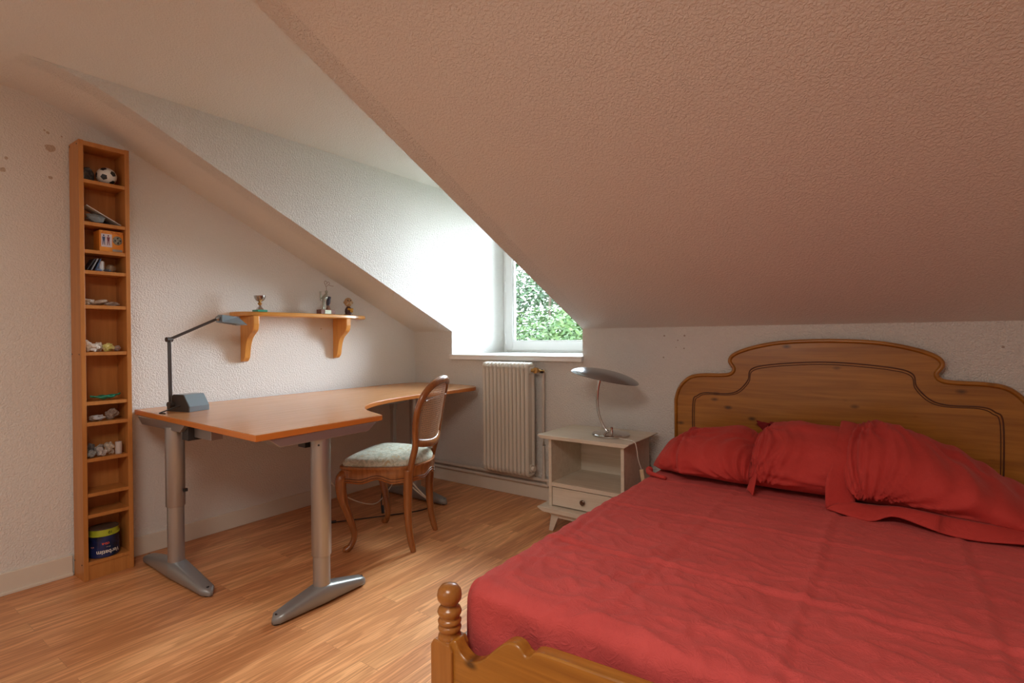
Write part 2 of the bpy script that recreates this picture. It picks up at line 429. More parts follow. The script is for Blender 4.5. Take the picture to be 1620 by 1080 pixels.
hb = MB().box(xm-0.012, xm+0.012, DY-0.014, DY-0.007, 1.46, 1.54); hb.box(xm-0.008, xm+0.008, DY-0.045, DY-0.014, 1.49, 1.506); hb.box(xm-0.008, xm+0.008, DY-0.052, DY-0.040, 1.40, 1.506)
hb.build('window_handle', M_white, sR, bevel=0.003)
sb = MB().box(0.400, 1.512, -0.030, 0.0, 0.925, 0.950).box(DX0, DX1, 0, DY+0.02, 0.925, 0.960).box(0.395, 1.515, -0.034, 0.0, 0.948, 0.961)
sb.build('window_sill', M_white, win, bevel=0.004)

# ------------------------------------------------------------------ outside
struct('ground', MB().box(-40, 30, 1.2, 60, -5.2, -5.0), stone('lawn', (0.05, 0.10, 0.02), (0.09, 0.16, 0.04), 3))
def leafmat(name, c0, c1):
    m = mat(name, c0, 0.6); g = N(m, 'ShaderNodeNewGeometry')
    L(m, ramp(m, g.outputs['Random Per Island'], [(0.0, c0), (1.0, c1)]), bsdf(m).inputs['Base Color'])
    bsdf(m).inputs['Transmission Weight'].default_value = 0.0
    return m
def tree(label, base, h, rad, m, n, seed, lf=0.16):
    rnd = random.Random(seed); t = thing('leafy_tree', label, 'tree', base)
    bx, by, bz = base
    tk = MB().tube(catmull([(bx, by, bz), (bx+0.1, by, bz+h*0.4), (bx, by+0.1, bz+h*0.75)], 5), [0.22-0.008*i for i in range(11)], 8)
    for k in range(7):
        a = k*0.9; e = (bx+math.cos(a)*rad*0.6, by+math.sin(a)*rad*0.6, bz+h*(0.62+0.05*k))
        tk.tube(catmull([(bx, by, bz+h*0.45), ((bx+e[0])/2, (by+e[1])/2, bz+h*0.6), e], 4), 0.05, 6)
    tk.build('trunk', stone('bark', (0.10, 0.07, 0.05), (0.16, 0.12, 0.09), 8), t, smooth=True)
    fb = MB(); blobs = []
    for k in range(26):
        a = rnd.uniform(0, 2*PI); r = rad*math.sqrt(rnd.random())*0.75; z = bz + h*rnd.uniform(0.42, 0.95)
        blobs.append((bx+r*math.cos(a), by+r*math.sin(a), z, rad*rnd.uniform(0.25, 0.42)))
    for k in range(n):
        X, Y, Z, R = rnd.choice(blobs)
        d = Vector((rnd.gauss(0, 1), rnd.gauss(0, 1), rnd.gauss(0, 1))).normalized()
        p = Vector((X, Y, Z)) + d*R*rnd.uniform(0.75, 1.08)
        u = Vector((rnd.gauss(0, 1), rnd.gauss(0, 1), rnd.gauss(0, 0.5))).normalized(); w = u.cross(d).normalized() if abs(u.dot(d)) < 0.98 else Vector((1, 0, 0))
        s1 = lf*rnd.uniform(0.6, 1.2); s2 = s1*0.42
        vs = [fb.bm.verts.new(q) for q in (p-u*s1*0.5, p+w*s2*0.5, p+u*s1*0.5, p-w*s2*0.5)]
        fb.bm.faces.new(vs)
    fb.build('foliage', m, t)
    return t
tree('bright green leafy tree close outside the window', (-3.2, 8.6, -5.0), 6.9, 2.6, leafmat('young_leaves', (0.06, 0.13, 0.035), (0.14, 0.22, 0.07)), 26000, 3)
tree('darker green tree further outside behind the bright tree', (-7.3, 13.5, -5.0), 8.6, 3.6, leafmat('dark_leaves', (0.035, 0.08, 0.03), (0.08, 0.14, 0.05)), 26000, 5, 0.2)

# ------------------------------------------------------------------ bookcase
BX0, BX1, BY0, BY1, BT = 0.014, 0.145, -2.178, -1.985, 1.985
bc = thing('bookcase', 'tall narrow beech bookcase with eleven small shelves against left wall', 'bookcase', (0.08, -2.08, 0))
MB().box(BX0, BX1, BY0, BY0+0.018, 0, BT).build('side_panel', M_shelfw, bc, bevel=0.0015)
MB().box(BX0, BX1, BY1-0.018, BY1, 0, BT).build('side_panel', M_shelfw, bc, bevel=0.0015)
MB().box(BX0, BX0+0.004, BY0+0.018, BY1-0.018, 0.06, BT-0.004).build('back_panel', M_shelfw, bc)
MB().box(BX0+0.004, BX1-0.002, BY0+0.018, BY1-0.018, BT-0.022, BT-0.002).build('top_panel', M_shelfw, bc)
MB().box(BX0+0.09, BX1-0.006, BY0+0.018, BY1-0.018, 0.0, 0.066).build('kick_board', M_shelfw, bc)
SH = [1.812, 1.622, 1.496, 1.402, 1.245, 1.032, 0.806, 0.712, 0.549, 0.391, 0.295, 0.082]
for z in SH:
    MB().box(BX0+0.004, BX1-0.002, BY0+0.018, BY1-0.018, z-0.016, z).build('shelf', M_shelfw, bc, bevel=0.001)
for z in (1.977-0.006, 1.022, 0.071):
    for x in (0.024, 0.120):
        if z > 1.9: z_ = 1.968 if x > 0.1 else 1.974
        else: z_ = z
        MB().lathe([(0.0, 0), (0.0035, 0), (0.0035, 0.0012), (0, 0.0012)], M=Matrix.Translation((x, BY0+0.0001, z_)) @ Matrix.Rotation(PI/2, 4, 'X'), n=10).build('screw', M_black, bc)

def rock(name, c, r, m, label, cat='stone', group=None, seed=1, rough=0.35, flat=1.0):
    rnd = random.Random(seed); bm = bmesh.new(); bmesh.ops.create_icosphere(bm, subdivisions=3, radius=1)
    off = Vector((rnd.uniform(0, 50), rnd.uniform(0, 50), rnd.uniform(0, 50)))
    for v in bm.verts:
        d = v.co.normalized()
        k = 1 + rough*(noise.noise(d*1.3+off)) + rough*0.5*noise.noise(d*3.1+off)
        q = d*k
        q = Vector((round(q.x*3.5)/3.5*0.35+q.x*0.65, round(q.y*3.5)/3.5*0.35+q.y*0.65, round(q.z*3.5)/3.5*0.35+q.z*0.65))
        v.co = Vector((q.x*r[0], q.y*r[1], q.z*r[2]*flat))
    zm = min(v.co.z for v in bm.verts)
    for v in bm.verts: v.co.z -= zm; v.co.z = max(v.co.z, 0.0)
    mb = MB(); mb.bm.free(); mb.bm = bm
    o = mb.build(name, m, smooth=True, angle=28); o.location = c
    o['label'] = label; o['category'] = cat
    if group: o['group'] = group
    return o
# --- top shelf: small football and a dark stone
z = 1.8125
def football(c, r, label, name='toy_football', dark=(0.015, 0.02, 0.025), light=(0.72, 0.72, 0.68)):
    t = thing(name, label, 'ball', (c[0], c[1], c[2]-r))
    m = mat(name+'_white_panels', light, 0.4)
    MB().sphere(c, r, 48, 32).build('ball_skin', m, t, smooth=True)
    ph = (1+5**0.5)/2
    dirs = []
    for a in (-1, 1):
        for b in (-ph, ph): dirs += [(0, a, b), (a, b, 0), (b, 0, a)]
    md = mat(name+'_dark_panels', dark, 0.4)
    R = Matrix.Rotation(0.35, 3, 'Y') @ Matrix.Rotation(0.5, 3, 'Z')
    toc = (CAM - Vector(c)).normalized()
    for d in dirs:
        d = (R @ Vector(d)).normalized()
        if d.dot(toc) < -0.15: continue
        u = d.orthogonal().normalized(); w = d.cross(u)
        mb = MB(); rings_ = []
        for fr_ in (0.02, 0.33, 0.66, 1.0):
            cs = [u*math.cos(2*PI*k/5)+w*math.sin(2*PI*k/5) for k in range(5)]; ring_ = []
            for k in range(5):
                for q in range(4): ring_.append(Vector(c)+(d+(cs[k].lerp(cs[(k+1) % 5], q/4))*0.37*fr_).normalized()*r*1.012)
            rings_.append(ring_)
        mb.rings(rings_, cap=False)
        mb.build('pentagon_patch', md, t)
    return t
football((0.095, -2.060, z+0.041), 0.040, 'small white and black football on the top shelf of the bookcase')
rock('mineral_specimen', (0.06, -2.128, z), (0.022, 0.030, 0.034), stone('black_grey_mineral', (0.02, 0.022, 0.025), (0.20, 0.20, 0.19), 30), 'dark grey mineral lump beside the small football on top shelf', 'mineral', seed=3)
# --- second shelf: leaning booklet, grey pouch, dark shell
z = 1.6225
def tilt_box(name, c, dims, rx, m, label, cat, ry=0, rz=0, bev=0.001):
    M = Matrix.Translation(c) @ Matrix.Rotation(rz, 4, 'Z') @ Matrix.Rotation(rx, 4, 'X') @ Matrix.Rotation(ry, 4, 'Y')
    o = MB().box(-dims[0]/2, dims[0]/2, -dims[1]/2, dims[1]/2, -dims[2]/2, dims[2]/2).build(name, m, bevel=bev)
    o.matrix_world = M; o['label'] = label; o['category'] = cat; return o
tilt_box('booklet', (0.095, -2.082, z+0.040), (0.075, 0.150, 0.003), -0.50, mat('booklet_white_edge', (0.60, 0.60, 0.58), 0.5), 'thin white-edged booklet leaning on the second shelf', 'booklet')
rock('grey_pouch', (0.118, -2.112, z), (0.016, 0.034, 0.021), mat('grey_fabric_pouch', (0.16, 0.17, 0.17), 0.7), 'small grey pouch under the leaning booklet on second shelf', 'pouch', seed=8, rough=0.5)
MB_c = MB().sphere((0.055, -2.055, z+0.0005), (0.026, 0.036, 0.034), 20, 12)
for v in MB_c.bm.verts: v.co.z = max(v.co.z, z)
tag(MB_c.build('dark_cap', mat('dark_grey_cap', (0.06, 0.06, 0.055), 0.45), smooth=True), 'dark grey rounded cap behind the leaning booklet', 'cap', loc=(0.055, -2.055, z))
# --- third shelf: orange box with photograph and a grey ball
z = 1.4965
ob = thing('gift_box', 'orange cardboard box with photo of two runners on third shelf', 'box', (0.10, -2.05, z))
MB().box(0.050, 0.128, -2.100, -2.006, z, z+0.098).build('carton', mat('orange_card', (0.72, 0.26, 0.03), 0.5), ob, bevel=0.001)
MB().box(0.1285, 0.1295, -2.094, -2.052, z+0.022, z+0.082).build('photo_print', mat('lilac_photo', (0.58, 0.50, 0.52), 0.4), ob)
for yy, cc in ((-2.084, (0.04, 0.06, 0.13)), (-2.066, (0.16, 0.03, 0.05))):
    mb = MB().sphere((0.1298, yy, z+0.074), (0.0006, 0.0032, 0.004), 10, 8)
    mb.prism([(yy-0.006, z+0.068), (yy+0.006, z+0.068), (yy+0.004, z+0.050), (yy-0.004, z+0.050)], 'x', 0.1296, 0.1301)
    mb.prism([(yy-0.004, z+0.050), (yy-0.0005, z+0.050), (yy-0.003, z+0.030), (yy-0.005, z+0.030)], 'x', 0.1296, 0.1301)
    mb.prism([(yy+0.0005, z+0.050), (yy+0.004, z+0.050), (yy+0.005, z+0.030), (yy+0.003, z+0.030)], 'x', 0.1296, 0.1301)
    mb.build('printed_figure', mat('figure_ink', cc, 0.5), ob)
MB().sphere((0.1285, -2.030, z+0.056), (0.004, 0.019, 0.021), 20, 12).build('ball_window', stone('grey_olive_ball', (0.13, 0.13, 0.10), (0.34, 0.33, 0.27), 90), ob, smooth=True)
for a in range(4):
    MB().sphere((0.1325, -2.030+0.010*math.cos(a*1.6), z+0.056+0.011*math.sin(a*1.6)), (0.0008, 0.0036, 0.004), 8, 6).build('ball_spot', M_black, ob)
MB().box(0.1285, 0.1295, -2.050, -2.012, z+0.004, z+0.014).build('caption_strip', mat('grey_print', (0.35, 0.33, 0.30), 0.5), ob)
MB().box(0.1285, 0.1292, -2.098, -2.008, z+0.084, z+0.096).build('top_pattern', stone('red_orange_print', (0.45, 0.10, 0.02), (0.75, 0.32, 0.05), 120), ob)
# --- fourth shelf: leaning cases, clear tube, bronze ball
z = 1.4025
cases = [(-2.146, 0.50, (0.03, 0.03, 0.035), 'black leaning disc case, leftmost on the fourth shelf'), (-2.133, 0.42, (0.30, 0.33, 0.36), 'grey leaning disc case between the black and the blue ones'),
         (-2.120, 0.36, (0.03, 0.07, 0.16), 'dark blue leaning disc case on the fourth shelf')]
for k, (yy, an, c, lb) in enumerate(cases):
    o = tilt_box('disc_case', (0.095, yy+0.014, z+0.030), (0.07, 0.004, 0.060), -an, mat('disc_case_%d' % k, c, 0.25), lb, 'disc case', bev=0.0008)
    o['group'] = 'disc cases leaning on the fourth shelf'
tag(MB().lathe([(0, 0), (0.014, 0), (0.0145, 0.002), (0.0145, 0.046), (0.013, 0.05), (0, 0.05)], (0.098, -2.088, z), 20).build('plastic_canister', M_glass_c, smooth=True), 'clear grey plastic canister standing beside the leaning disc cases', 'canister', loc=(0.098, -2.088, z))
tag(MB().sphere((0.085, -2.045, z+0.020), 0.020, 22, 14).build('bronze_ball', stone('bronze', (0.20, 0.13, 0.08), (0.45, 0.35, 0.24), 50, 0.35), smooth=True), 'mottled bronze ball on the fourth shelf', 'ball', loc=(0.085, -2.045, z))
for k, (yy, c, lb) in enumerate(((-2.104, (0.10, 0.14, 0.22), 'flat blue pebble in front of clear canister on fourth shelf'), (-2.070, (0.05, 0.05, 0.06), 'flat black pebble in front of bronze ball'))):
    rock('pebble', (0.125, yy, z), (0.008, 0.014, 0.006), stone('pebble_%d' % k, c, tuple(min(1, x*2.2) for x in c), 60), lb, seed=20+k)
# --- fifth shelf: pale coral, ring, shell
z = 1.2455
rock('coral_piece', (0.10, -2.135, z), (0.014, 0.022, 0.013), stone('pale_coral', (0.42, 0.38, 0.33), (0.66, 0.62, 0.56), 60), 'pale knobbly coral left of the stone ring on fifth shelf', 'coral', seed=31, rough=0.7)
rg = MB(); cpts = [Vector((0.095+0.020*math.sin(a), -2.092+0.026*math.cos(a), z+0.0155+0.007*math.sin(a*1+0.8))) for a in [2*PI*k/28 for k in range(28)]]
rg.tube(cpts, 0.0075, 8, closed=True)
tag(rg.build('ring_ornament', stone('beige_ring', (0.40, 0.30, 0.22), (0.58, 0.48, 0.38), 60), smooth=True), 'beige twisted ring lying in the middle of the fifth shelf', 'ornament', loc=(0.095, -2.092, z))
rock('seashell', (0.10, -2.045, z), (0.014, 0.024, 0.010), stone('brown_shell', (0.28, 0.20, 0.16), (0.50, 0.44, 0.40), 50), 'flat brown shell at the right end of fifth shelf', 'shell', seed=33, rough=0.5)
# --- sixth shelf: shells, yellow mineral, pinkish stone
z = 1.0325
whites = stone('chalk_white_shell', (0.60, 0.55, 0.48), (0.80, 0.77, 0.72), 70)
for k, (x, yy, rx, ry, rz, lb) in enumerate(((0.110, -2.142, 0.010, 0.013, 0.020, 'small white shell standing leftmost on the sixth shelf'), (0.118, -2.118, 0.011, 0.017, 0.015, 'white curled shell, second from left on sixth shelf'),
                                      (0.095, -2.098, 0.011, 0.016, 0.019, 'brown and white shell leaning left of the yellow mineral'))):
    rock('seashell', (x, yy, z), (rx, ry, rz), whites, lb, 'shell', 'white shells on the sixth shelf', seed=40+k, rough=0.9)
rock('yellow_mineral', (0.108, -2.066, z), (0.014, 0.021, 0.017), stone('sulphur_yellow', (0.55, 0.50, 0.08), (0.80, 0.76, 0.38), 60), 'yellow and cream crystal cluster on the sixth shelf', 'mineral', seed=50, rough=0.9)
rock('pink_stone', (0.10, -2.030, z), (0.012, 0.014, 0.012), stone('pinkish_stone', (0.34, 0.25, 0.22), (0.48, 0.38, 0.34), 60), 'pinkish brown stone right of the yellow crystals', seed=51, rough=0.5)
# --- seventh shelf: malachite dish
z = 0.8065
def dish(u, v):
    a = -1+2*u; w = math.sqrt(max(0, 1-abs(a)**1.6))*0.028
    b = -1+2*v; yy = -2.078+a*0.058; x = 0.105+b*w
    zz = z + 0.004 + 0.020*abs(a)**1.6*(1 if a > 0 else 0.75) + 0.016*b*b*(1-abs(a)) + 0.002*math.sin(a*9+b*3)
    return Vector((x, yy, zz))
dm = MB().grid(dish, 26, 12).build('malachite_dish', stone('malachite_green', (0.01, 0.16, 0.10), (0.05, 0.38, 0.25), 45, 0.3), smooth='all')
sm = dm.modifiers.new('t', 'SOLIDIFY'); sm.thickness = 0.005; sm.offset = 1
tag(dm, 'green leaf-shaped mineral dish on the seventh shelf', 'dish', loc=(0.105, -2.078, z))
# --- eighth shelf: two grey-brown stones
z = 0.7125
gs = stone('grey_brown_stone', (0.20, 0.16, 0.14), (0.40, 0.36, 0.33), 45)
rock('rock_specimen', (0.105, -2.112, z), (0.016, 0.026, 0.014), gs, 'smaller low grey stone, left one on the eighth shelf', seed=60, rough=0.6)
rock('rock_specimen', (0.095, -2.052, z), (0.018, 0.026, 0.022), stone('brown_stone', (0.18, 0.12, 0.09), (0.34, 0.28, 0.24), 45), 'larger brown stone, right one on the eighth shelf', seed=61, rough=0.5)
# --- ninth shelf: five stones and a white cylinder
z = 0.5495
st5 = [(0.120, -2.140, 0.014, 0.018, 0.015, (0.16, 0.17, 0.17), (0.32, 0.33, 0.32), 'dark grey stone at the left front of ninth shelf'),
       (0.075, -2.130, 0.014, 0.020, 0.022, (0.12, 0.11, 0.11), (0.26, 0.25, 0.24), 'blackish stone at the left back of ninth shelf'),
       (0.118, -2.100, 0.014, 0.017, 0.016, (0.36, 0.32, 0.30), (0.56, 0.52, 0.50), 'light grey stone in the middle front of ninth shelf'),
       (0.075, -2.095, 0.012, 0.016, 0.023, (0.30, 0.26, 0.23), (0.46, 0.42, 0.38), 'brownish stone behind the light grey stone on ninth shelf'),
       (0.100, -2.064, 0.016, 0.019, 0.024, (0.30, 0.22, 0.15), (0.60, 0.54, 0.46), 'tan and cream stone beside the white cylinder')]
for k, (x, yy, rx, ry, rz, c0, c1, lb) in enumerate(st5):
    rock('rock_specimen', (x, yy, z), (rx, ry, rz), stone('shelf_stone_%d' % k, c0, c1, 50), lb, seed=70+k, rough=0.7, group='loose stones on the ninth shelf')
tag(MB().lathe([(0, 0), (0.013, 0), (0.0135, 0.002), (0.0135, 0.054), (0.012, 0.056), (0, 0.056)], (0.112, -2.031, z), 20).build('white_cylinder', mat('frosted_plastic', (0.55, 0.50, 0.48), 0.4), smooth=True), 'frosted white cylinder at the right end of ninth shelf', 'canister', loc=(0.112, -2.031, z))
# --- bottom shelf: tub of discs
z = 0.0825; tcn = (0.082, -2.085, z); tr = 0.060
tub = thing('disc_tub', 'dark blue upturned tub of blank discs with lime green band', 'disc tub', tcn)
def blue_mat():
    m = mat('dark_blue_label', (0.012, 0.02, 0.08), 0.25); v = coords(m)
    L(m, ramp(m, noise_tex(m, v, 14, 2), [(0.4, (0.006, 0.010, 0.035)), (0.6, (0.015, 0.03, 0.13))]), bsdf(m).inputs['Base Color']); return m
MB().lathe([(0, 0), (tr-0.003, 0), (tr, 0.004), (tr, 0.098), (0, 0.098)], tcn, 40).build('tub_body', blue_mat(), tub, smooth=True)
MB().lathe([(tr-0.002, 0.098), (tr+0.001, 0.099), (tr+0.001, 0.104), (tr-0.002, 0.105), (tr-0.004, 0.128), (0, 0.128)], tcn, 40).build('green_band', mat('lime_green_label', (0.42, 0.48, 0.03), 0.35), tub, smooth=True)
MB().lathe([(0, 0.128), (tr-0.002, 0.128), (tr-0.002, 0.131), (tr-0.010, 0.1315), (tr-0.012, 0.1295), (0, 0.1295)], tcn, 40).build('tub_base', mat('smoked_clear_plastic', (0.10, 0.08, 0.06), 0.12), tub, smooth=True)
def wrap_text(body, size, zc, ang0, col, name, parent, bold=0.0):
    cu = bpy.data.curves.new(name, 'FONT'); cu.body = body; cu.size = size; cu.align_x = 'CENTER'; cu.align_y = 'CENTER'; cu.offset = bold; cu.extrude = 0.0
    to = bpy.data.objects.new(name, cu); COL.objects.link(to)
    bpy.context.view_layer.update()
    me = bpy.data.meshes.new_from_object(to.evaluated_get(bpy.context.evaluated_depsgraph_get()))
    COL.objects.unlink(to); bpy.data.objects.remove(to)
    bm = bmesh.new(); bm.from_mesh(me); bpy.data.meshes.remove(me)
    bmesh.ops.subdivide_edges(bm, edges=[e for e in bm.edges if e.calc_length() > 0.004], cuts=2)
    for v in bm.verts:
        x, y = -v.co.x, -v.co.y          # turned upside down, like the tub
        a = ang0 + x/(tr+0.0006)
        v.co = Vector((tcn[0]+(tr+0.0006)*math.cos(a), tcn[1]+(tr+0.0006)*math.sin(a), zc+y))
    mb = MB(); mb.bm.free(); mb.bm = bm
    return mb.build(name, mat(name+'_ink', col, 0.4), parent)
fa = math.atan2(CAM.y-tcn[1], CAM.x-tcn[0])
wrap_text('Verbatim', 0.026, z+0.026, fa+0.32, (0.75, 0.73, 0.68), 'label_lettering', tub, 0.0006)
wrap_text('CD-R', 0.012, z+0.066, fa+0.12, (0.70, 0.10, 0.05), 'red_lettering', tub, 0.0006)
wrap_text('10', 0.017, z+0.114, fa+0.42, (0.03, 0.04, 0.01), 'number_lettering', tub, 0.0003)
wrap_text('x16', 0.010, z+0.052, fa-0.75, (0.75, 0.35, 0.30), 'small_lettering', tub, 0.0002)
wrap_text('80 min', 0.006, z+0.049, fa+0.28, (0.65, 0.63, 0.60), 'small_print', tub)

# ------------------------------------------------------------------ wall shelf and its things
ws = thing('wall_shelf', 'curved pine shelf board on two scroll brackets on left wall', 'shelf', (0, -0.95, 1.2))
ST = 1.243; Y0s, Y1s = -1.455, -0.540
poly = []
for k in range(25):
    a = PI*k/24; c_, s_ = math.cos(a), math.sin(a)
    poly.append(((Y0s+Y1s)/2 - (Y1s-Y0s)/2*(abs(c_)**0.75)*(1 if c_ > 0 else -1), 0.002+0.165*(s_**0.55)))
poly = [(x, y) for y, x in poly]
MB().prism(poly, 'z', ST-0.024, ST).build('shelf_board', M_pineshf, ws, smooth=True, bevel=0.005, angle=45)
bp = [(0.0, 0), (0.150, 0), (0.150, -0.045), (0.140, -0.080), (0.110, -0.105), (0.080, -0.130), (0.062, -0.165), (0.052, -0.205), (0.044, -0.240), (0.025, -0.262), (0.0, -0.266)]
crv = [Vector((p[0], p[1], 0)) for p in bp[2:10]]
cc = [(v.x, v.y) for v in catmull(crv, 5)]
bpoly = [(0.001, 0), (0.150, 0)] + cc + [(0.001, -0.266)]
for yb in (-1.375, -0.745):
    MB().prism([(x, ST-0.024+zz) for x, zz in bpoly], 'y', yb-0.018, yb+0.018).build('bracket', M_pinebrk, ws, bevel=0.004)
M_bowl = mat('tarnished_silver', (0.42, 0.38, 0.34), 0.22, 1.0)
# cup trophy
cup = thing('trophy_cup', 'small metal trophy cup on a green base, left on wall shelf', 'trophy', (0.12, -1.335, ST))
c0 = (0.115, -1.335, ST)
MB().box(c0[0]-0.03, c0[0]+0.03, c0[1]-0.03, c0[1]+0.03, ST, ST+0.012, None).build('green_base', mat('green_stone', (0.05, 0.30, 0.20), 0.25), cup, bevel=0.002)
MB().lathe([(0, 0.012), (0.022, 0.012), (0.020, 0.018), (0.008, 0.030), (0.006, 0.040), (0, 0.040)], c0, 24).build('cup_foot', M_chrome, cup, smooth=True)
MB().lathe([(0, 0.038), (0.006, 0.038), (0.011, 0.046), (0.012, 0.050), (0.007, 0.057), (0.005, 0.062), (0, 0.062)], c0, 20).build('gold_stem', M_brass, cup, smooth=True)
MB().lathe([(0, 0.060), (0.008, 0.060), (0.022, 0.067), (0.029, 0.080), (0.031, 0.094), (0.029, 0.094), (0.026, 0.081), (0.018, 0.071), (0, 0.068)], c0, 28).build('cup_bowl', M_bowl, cup, smooth=True)
# figure trophy
M_fig = mat('pewter_green', (0.42, 0.44, 0.38), 0.35, 0.6); M_figd = mat('dark_navy', (0.03, 0.03, 0.06), 0.4); M_wire = mat('copper_wire', (0.35, 0.22, 0.17), 0.4, 0.8)
ft = thing('sports_trophy', 'pewter sportsman trophy with wire ornament on brown block base', 'trophy', (0.12, -0.895, ST))
bx_, by_ = 0.115, -0.895
MB().box(bx_-0.025, bx_+0.025, by_-0.052, by_+0.052, ST, ST+0.030).build('block_base', mat('brown_marble', (0.22, 0.09, 0.06), 0.3), ft, bevel=0.002)
MB().box(bx_+0.025, bx_+0.027, by_-0.024, by_+0.022, ST+0.003, ST+0.027).build('name_plate', mat('pale_plate', (0.50, 0.52, 0.40), 0.35, 0.5), ft)
fb = MB()
Zb = ST+0.030
fb.tube(catmull([(bx_, by_-0.012, Zb), (bx_, by_-0.012, Zb+0.03), (bx_, by_-0.010, Zb+0.055)], 4), 0.0065, 8)
fb.tube(catmull([(bx_, by_-0.024, Zb+0.065), (bx_+0.004, by_-0.012, Zb+0.075), (bx_, by_, Zb+0.085), (bx_, by_+0.006, Zb+0.105)], 4), [0.014]*5+[0.016]*4+[0.012, 0.011, 0.010, 0.007], 10)
fb.tube(catmull([(bx_, by_-0.02, Zb+0.07), (bx_+0.005, by_-0.040, Zb+0.062), (bx_+0.005, by_-0.040, Zb+0.09), (bx_, by_-0.038, Zb+0.115)], 4), 0.006, 8)
fb.tube(catmull([(bx_, by_-0.020, Zb+0.060), (bx_+0.01, by_-0.024, Zb+0.030), (bx_+0.008, by_-0.026, Zb+0.003)], 4), 0.0055, 8)
fb.sphere((bx_, by_+0.006, Zb+0.115), 0.010, 14, 10)
fb.build('figure', M_fig, ft, smooth=True)
MB().tube(catmull([(bx_, by_+0.028, Zb+0.085), (bx_, by_+0.020, Zb+0.055), (bx_, by_+0.016, Zb+0.028)], 5), [0.011]*4+[0.013]*4+[0.010]*3, 10).build('dark_limb', M_figd, ft, smooth=True)
MB().lathe([(0, 0), (0.018, 0), (0.012, 0.010), (0.008, 0.028), (0, 0.028)], (bx_, by_+0.018, Zb), 16).build('small_stand', M_wire, ft, smooth=True)
wr = MB().tube(catmull([(bx_, by_+0.006, Zb+0.120), (bx_, by_+0.005, Zb+0.145), (bx_, by_-0.004, Zb+0.165), (bx_, by_-0.010, Zb+0.178), (bx_, by_, Zb+0.186), (bx_, by_+0.010, Zb+0.178), (bx_, by_+0.004, Zb+0.162)], 5), 0.0016, 6)
wr.tube(catmull([(bx_, by_+0.006, Zb+0.150), (bx_, by_+0.020, Zb+0.162), (bx_, by_+0.036, Zb+0.158), (bx_, by_+0.060, Zb+0.157)], 5), 0.0014, 6)
wr.tube(catmull([(bx_, by_+0.008, Zb+0.168), (bx_, by_+0.020, Zb+0.182), (bx_, by_+0.032, Zb+0.172), (bx_, by_+0.024, Zb+0.166)], 5), 0.0012, 6)
wr.build('wire_ornament', M_wire, ft, smooth=True)
# painted figurine
fg = thing('painted_figurine', 'painted round-headed moustached figurine at right end of wall shelf', 'figurine', (0.11, -0.71, ST))
gx, gy = 0.105, -0.712
MB().lathe([(0, 0), (0.030, 0), (0.030, 0.006), (0.020, 0.010), (0, 0.010)], (gx, gy, ST), 20).build('figurine_base', mat('dark_purple', (0.06, 0.025, 0.05), 0.35), fg, smooth=True)
MB().lathe([(0, 0.008), (0.020, 0.008), (0.024, 0.025), (0.022, 0.040), (0.014, 0.055), (0.006, 0.062), (0, 0.062)], (gx, gy, ST), 20).build('figurine_body', mat('dark_brown_coat', (0.09, 0.035, 0.03), 0.35), fg, smooth=True)
MB().sphere((gx, gy, ST+0.088), (0.027, 0.027, 0.031), 22, 14).build('figurine_head', mat('ochre_skin', (0.52, 0.33, 0.17), 0.4), fg, smooth=True)
am = MB().tube(catmull([(gx+0.016, gy-0.016, ST+0.042), (gx+0.030, gy-0.004, ST+0.038), (gx+0.026, gy+0.014, ST+0.040)], 4), 0.0075, 8)
am.tube(catmull([(gx+0.014, gy+0.016, ST+0.030), (gx+0.030, gy+0.008, ST+0.024), (gx+0.030, gy-0.006, ST+0.026)], 4), 0.0065, 8)
am.build('figurine_arms', mat('golden_sleeves', (0.62, 0.34, 0.05), 0.35), fg, smooth=True)
fdir = Vector((0.84, -0.35, 0)).normalized(); side = Vector((0.35, 0.84, 0)).normalized()
hc = Vector((gx, gy, ST+0.088))
for s_ in (-1, 1):
    MB().sphere(hc+side*0.027*s_+Vector((0, 0, -0.002)), (0.006, 0.006, 0.009), 10, 8).build('ear', mat('ochre_ear', (0.48, 0.30, 0.15), 0.4), fg, smooth=True)
    MB().sphere(hc+fdir*0.024+side*0.009*s_+Vector((0, 0, 0.010)), 0.0042, 10, 8).build('eye', M_black, fg, smooth=True)
    MB().tube(catmull([tuple(hc+fdir*0.027+Vector((0, 0, -0.004))), tuple(hc+fdir*0.024+side*0.010*s_+Vector((0, 0, -0.009))), tuple(hc+fdir*0.018+side*0.016*s_+Vector((0, 0, -0.019)))], 4), 0.0035, 8).build('moustache', mat('cream_moustache', (0.68, 0.60, 0.46), 0.5), fg, smooth=True)
MB().sphere(hc+fdir*0.029+Vector((0, 0, 0.001)), 0.006, 12, 8).build('nose', mat('reddish_nose', (0.50, 0.25, 0.12), 0.4), fg, smooth=True)

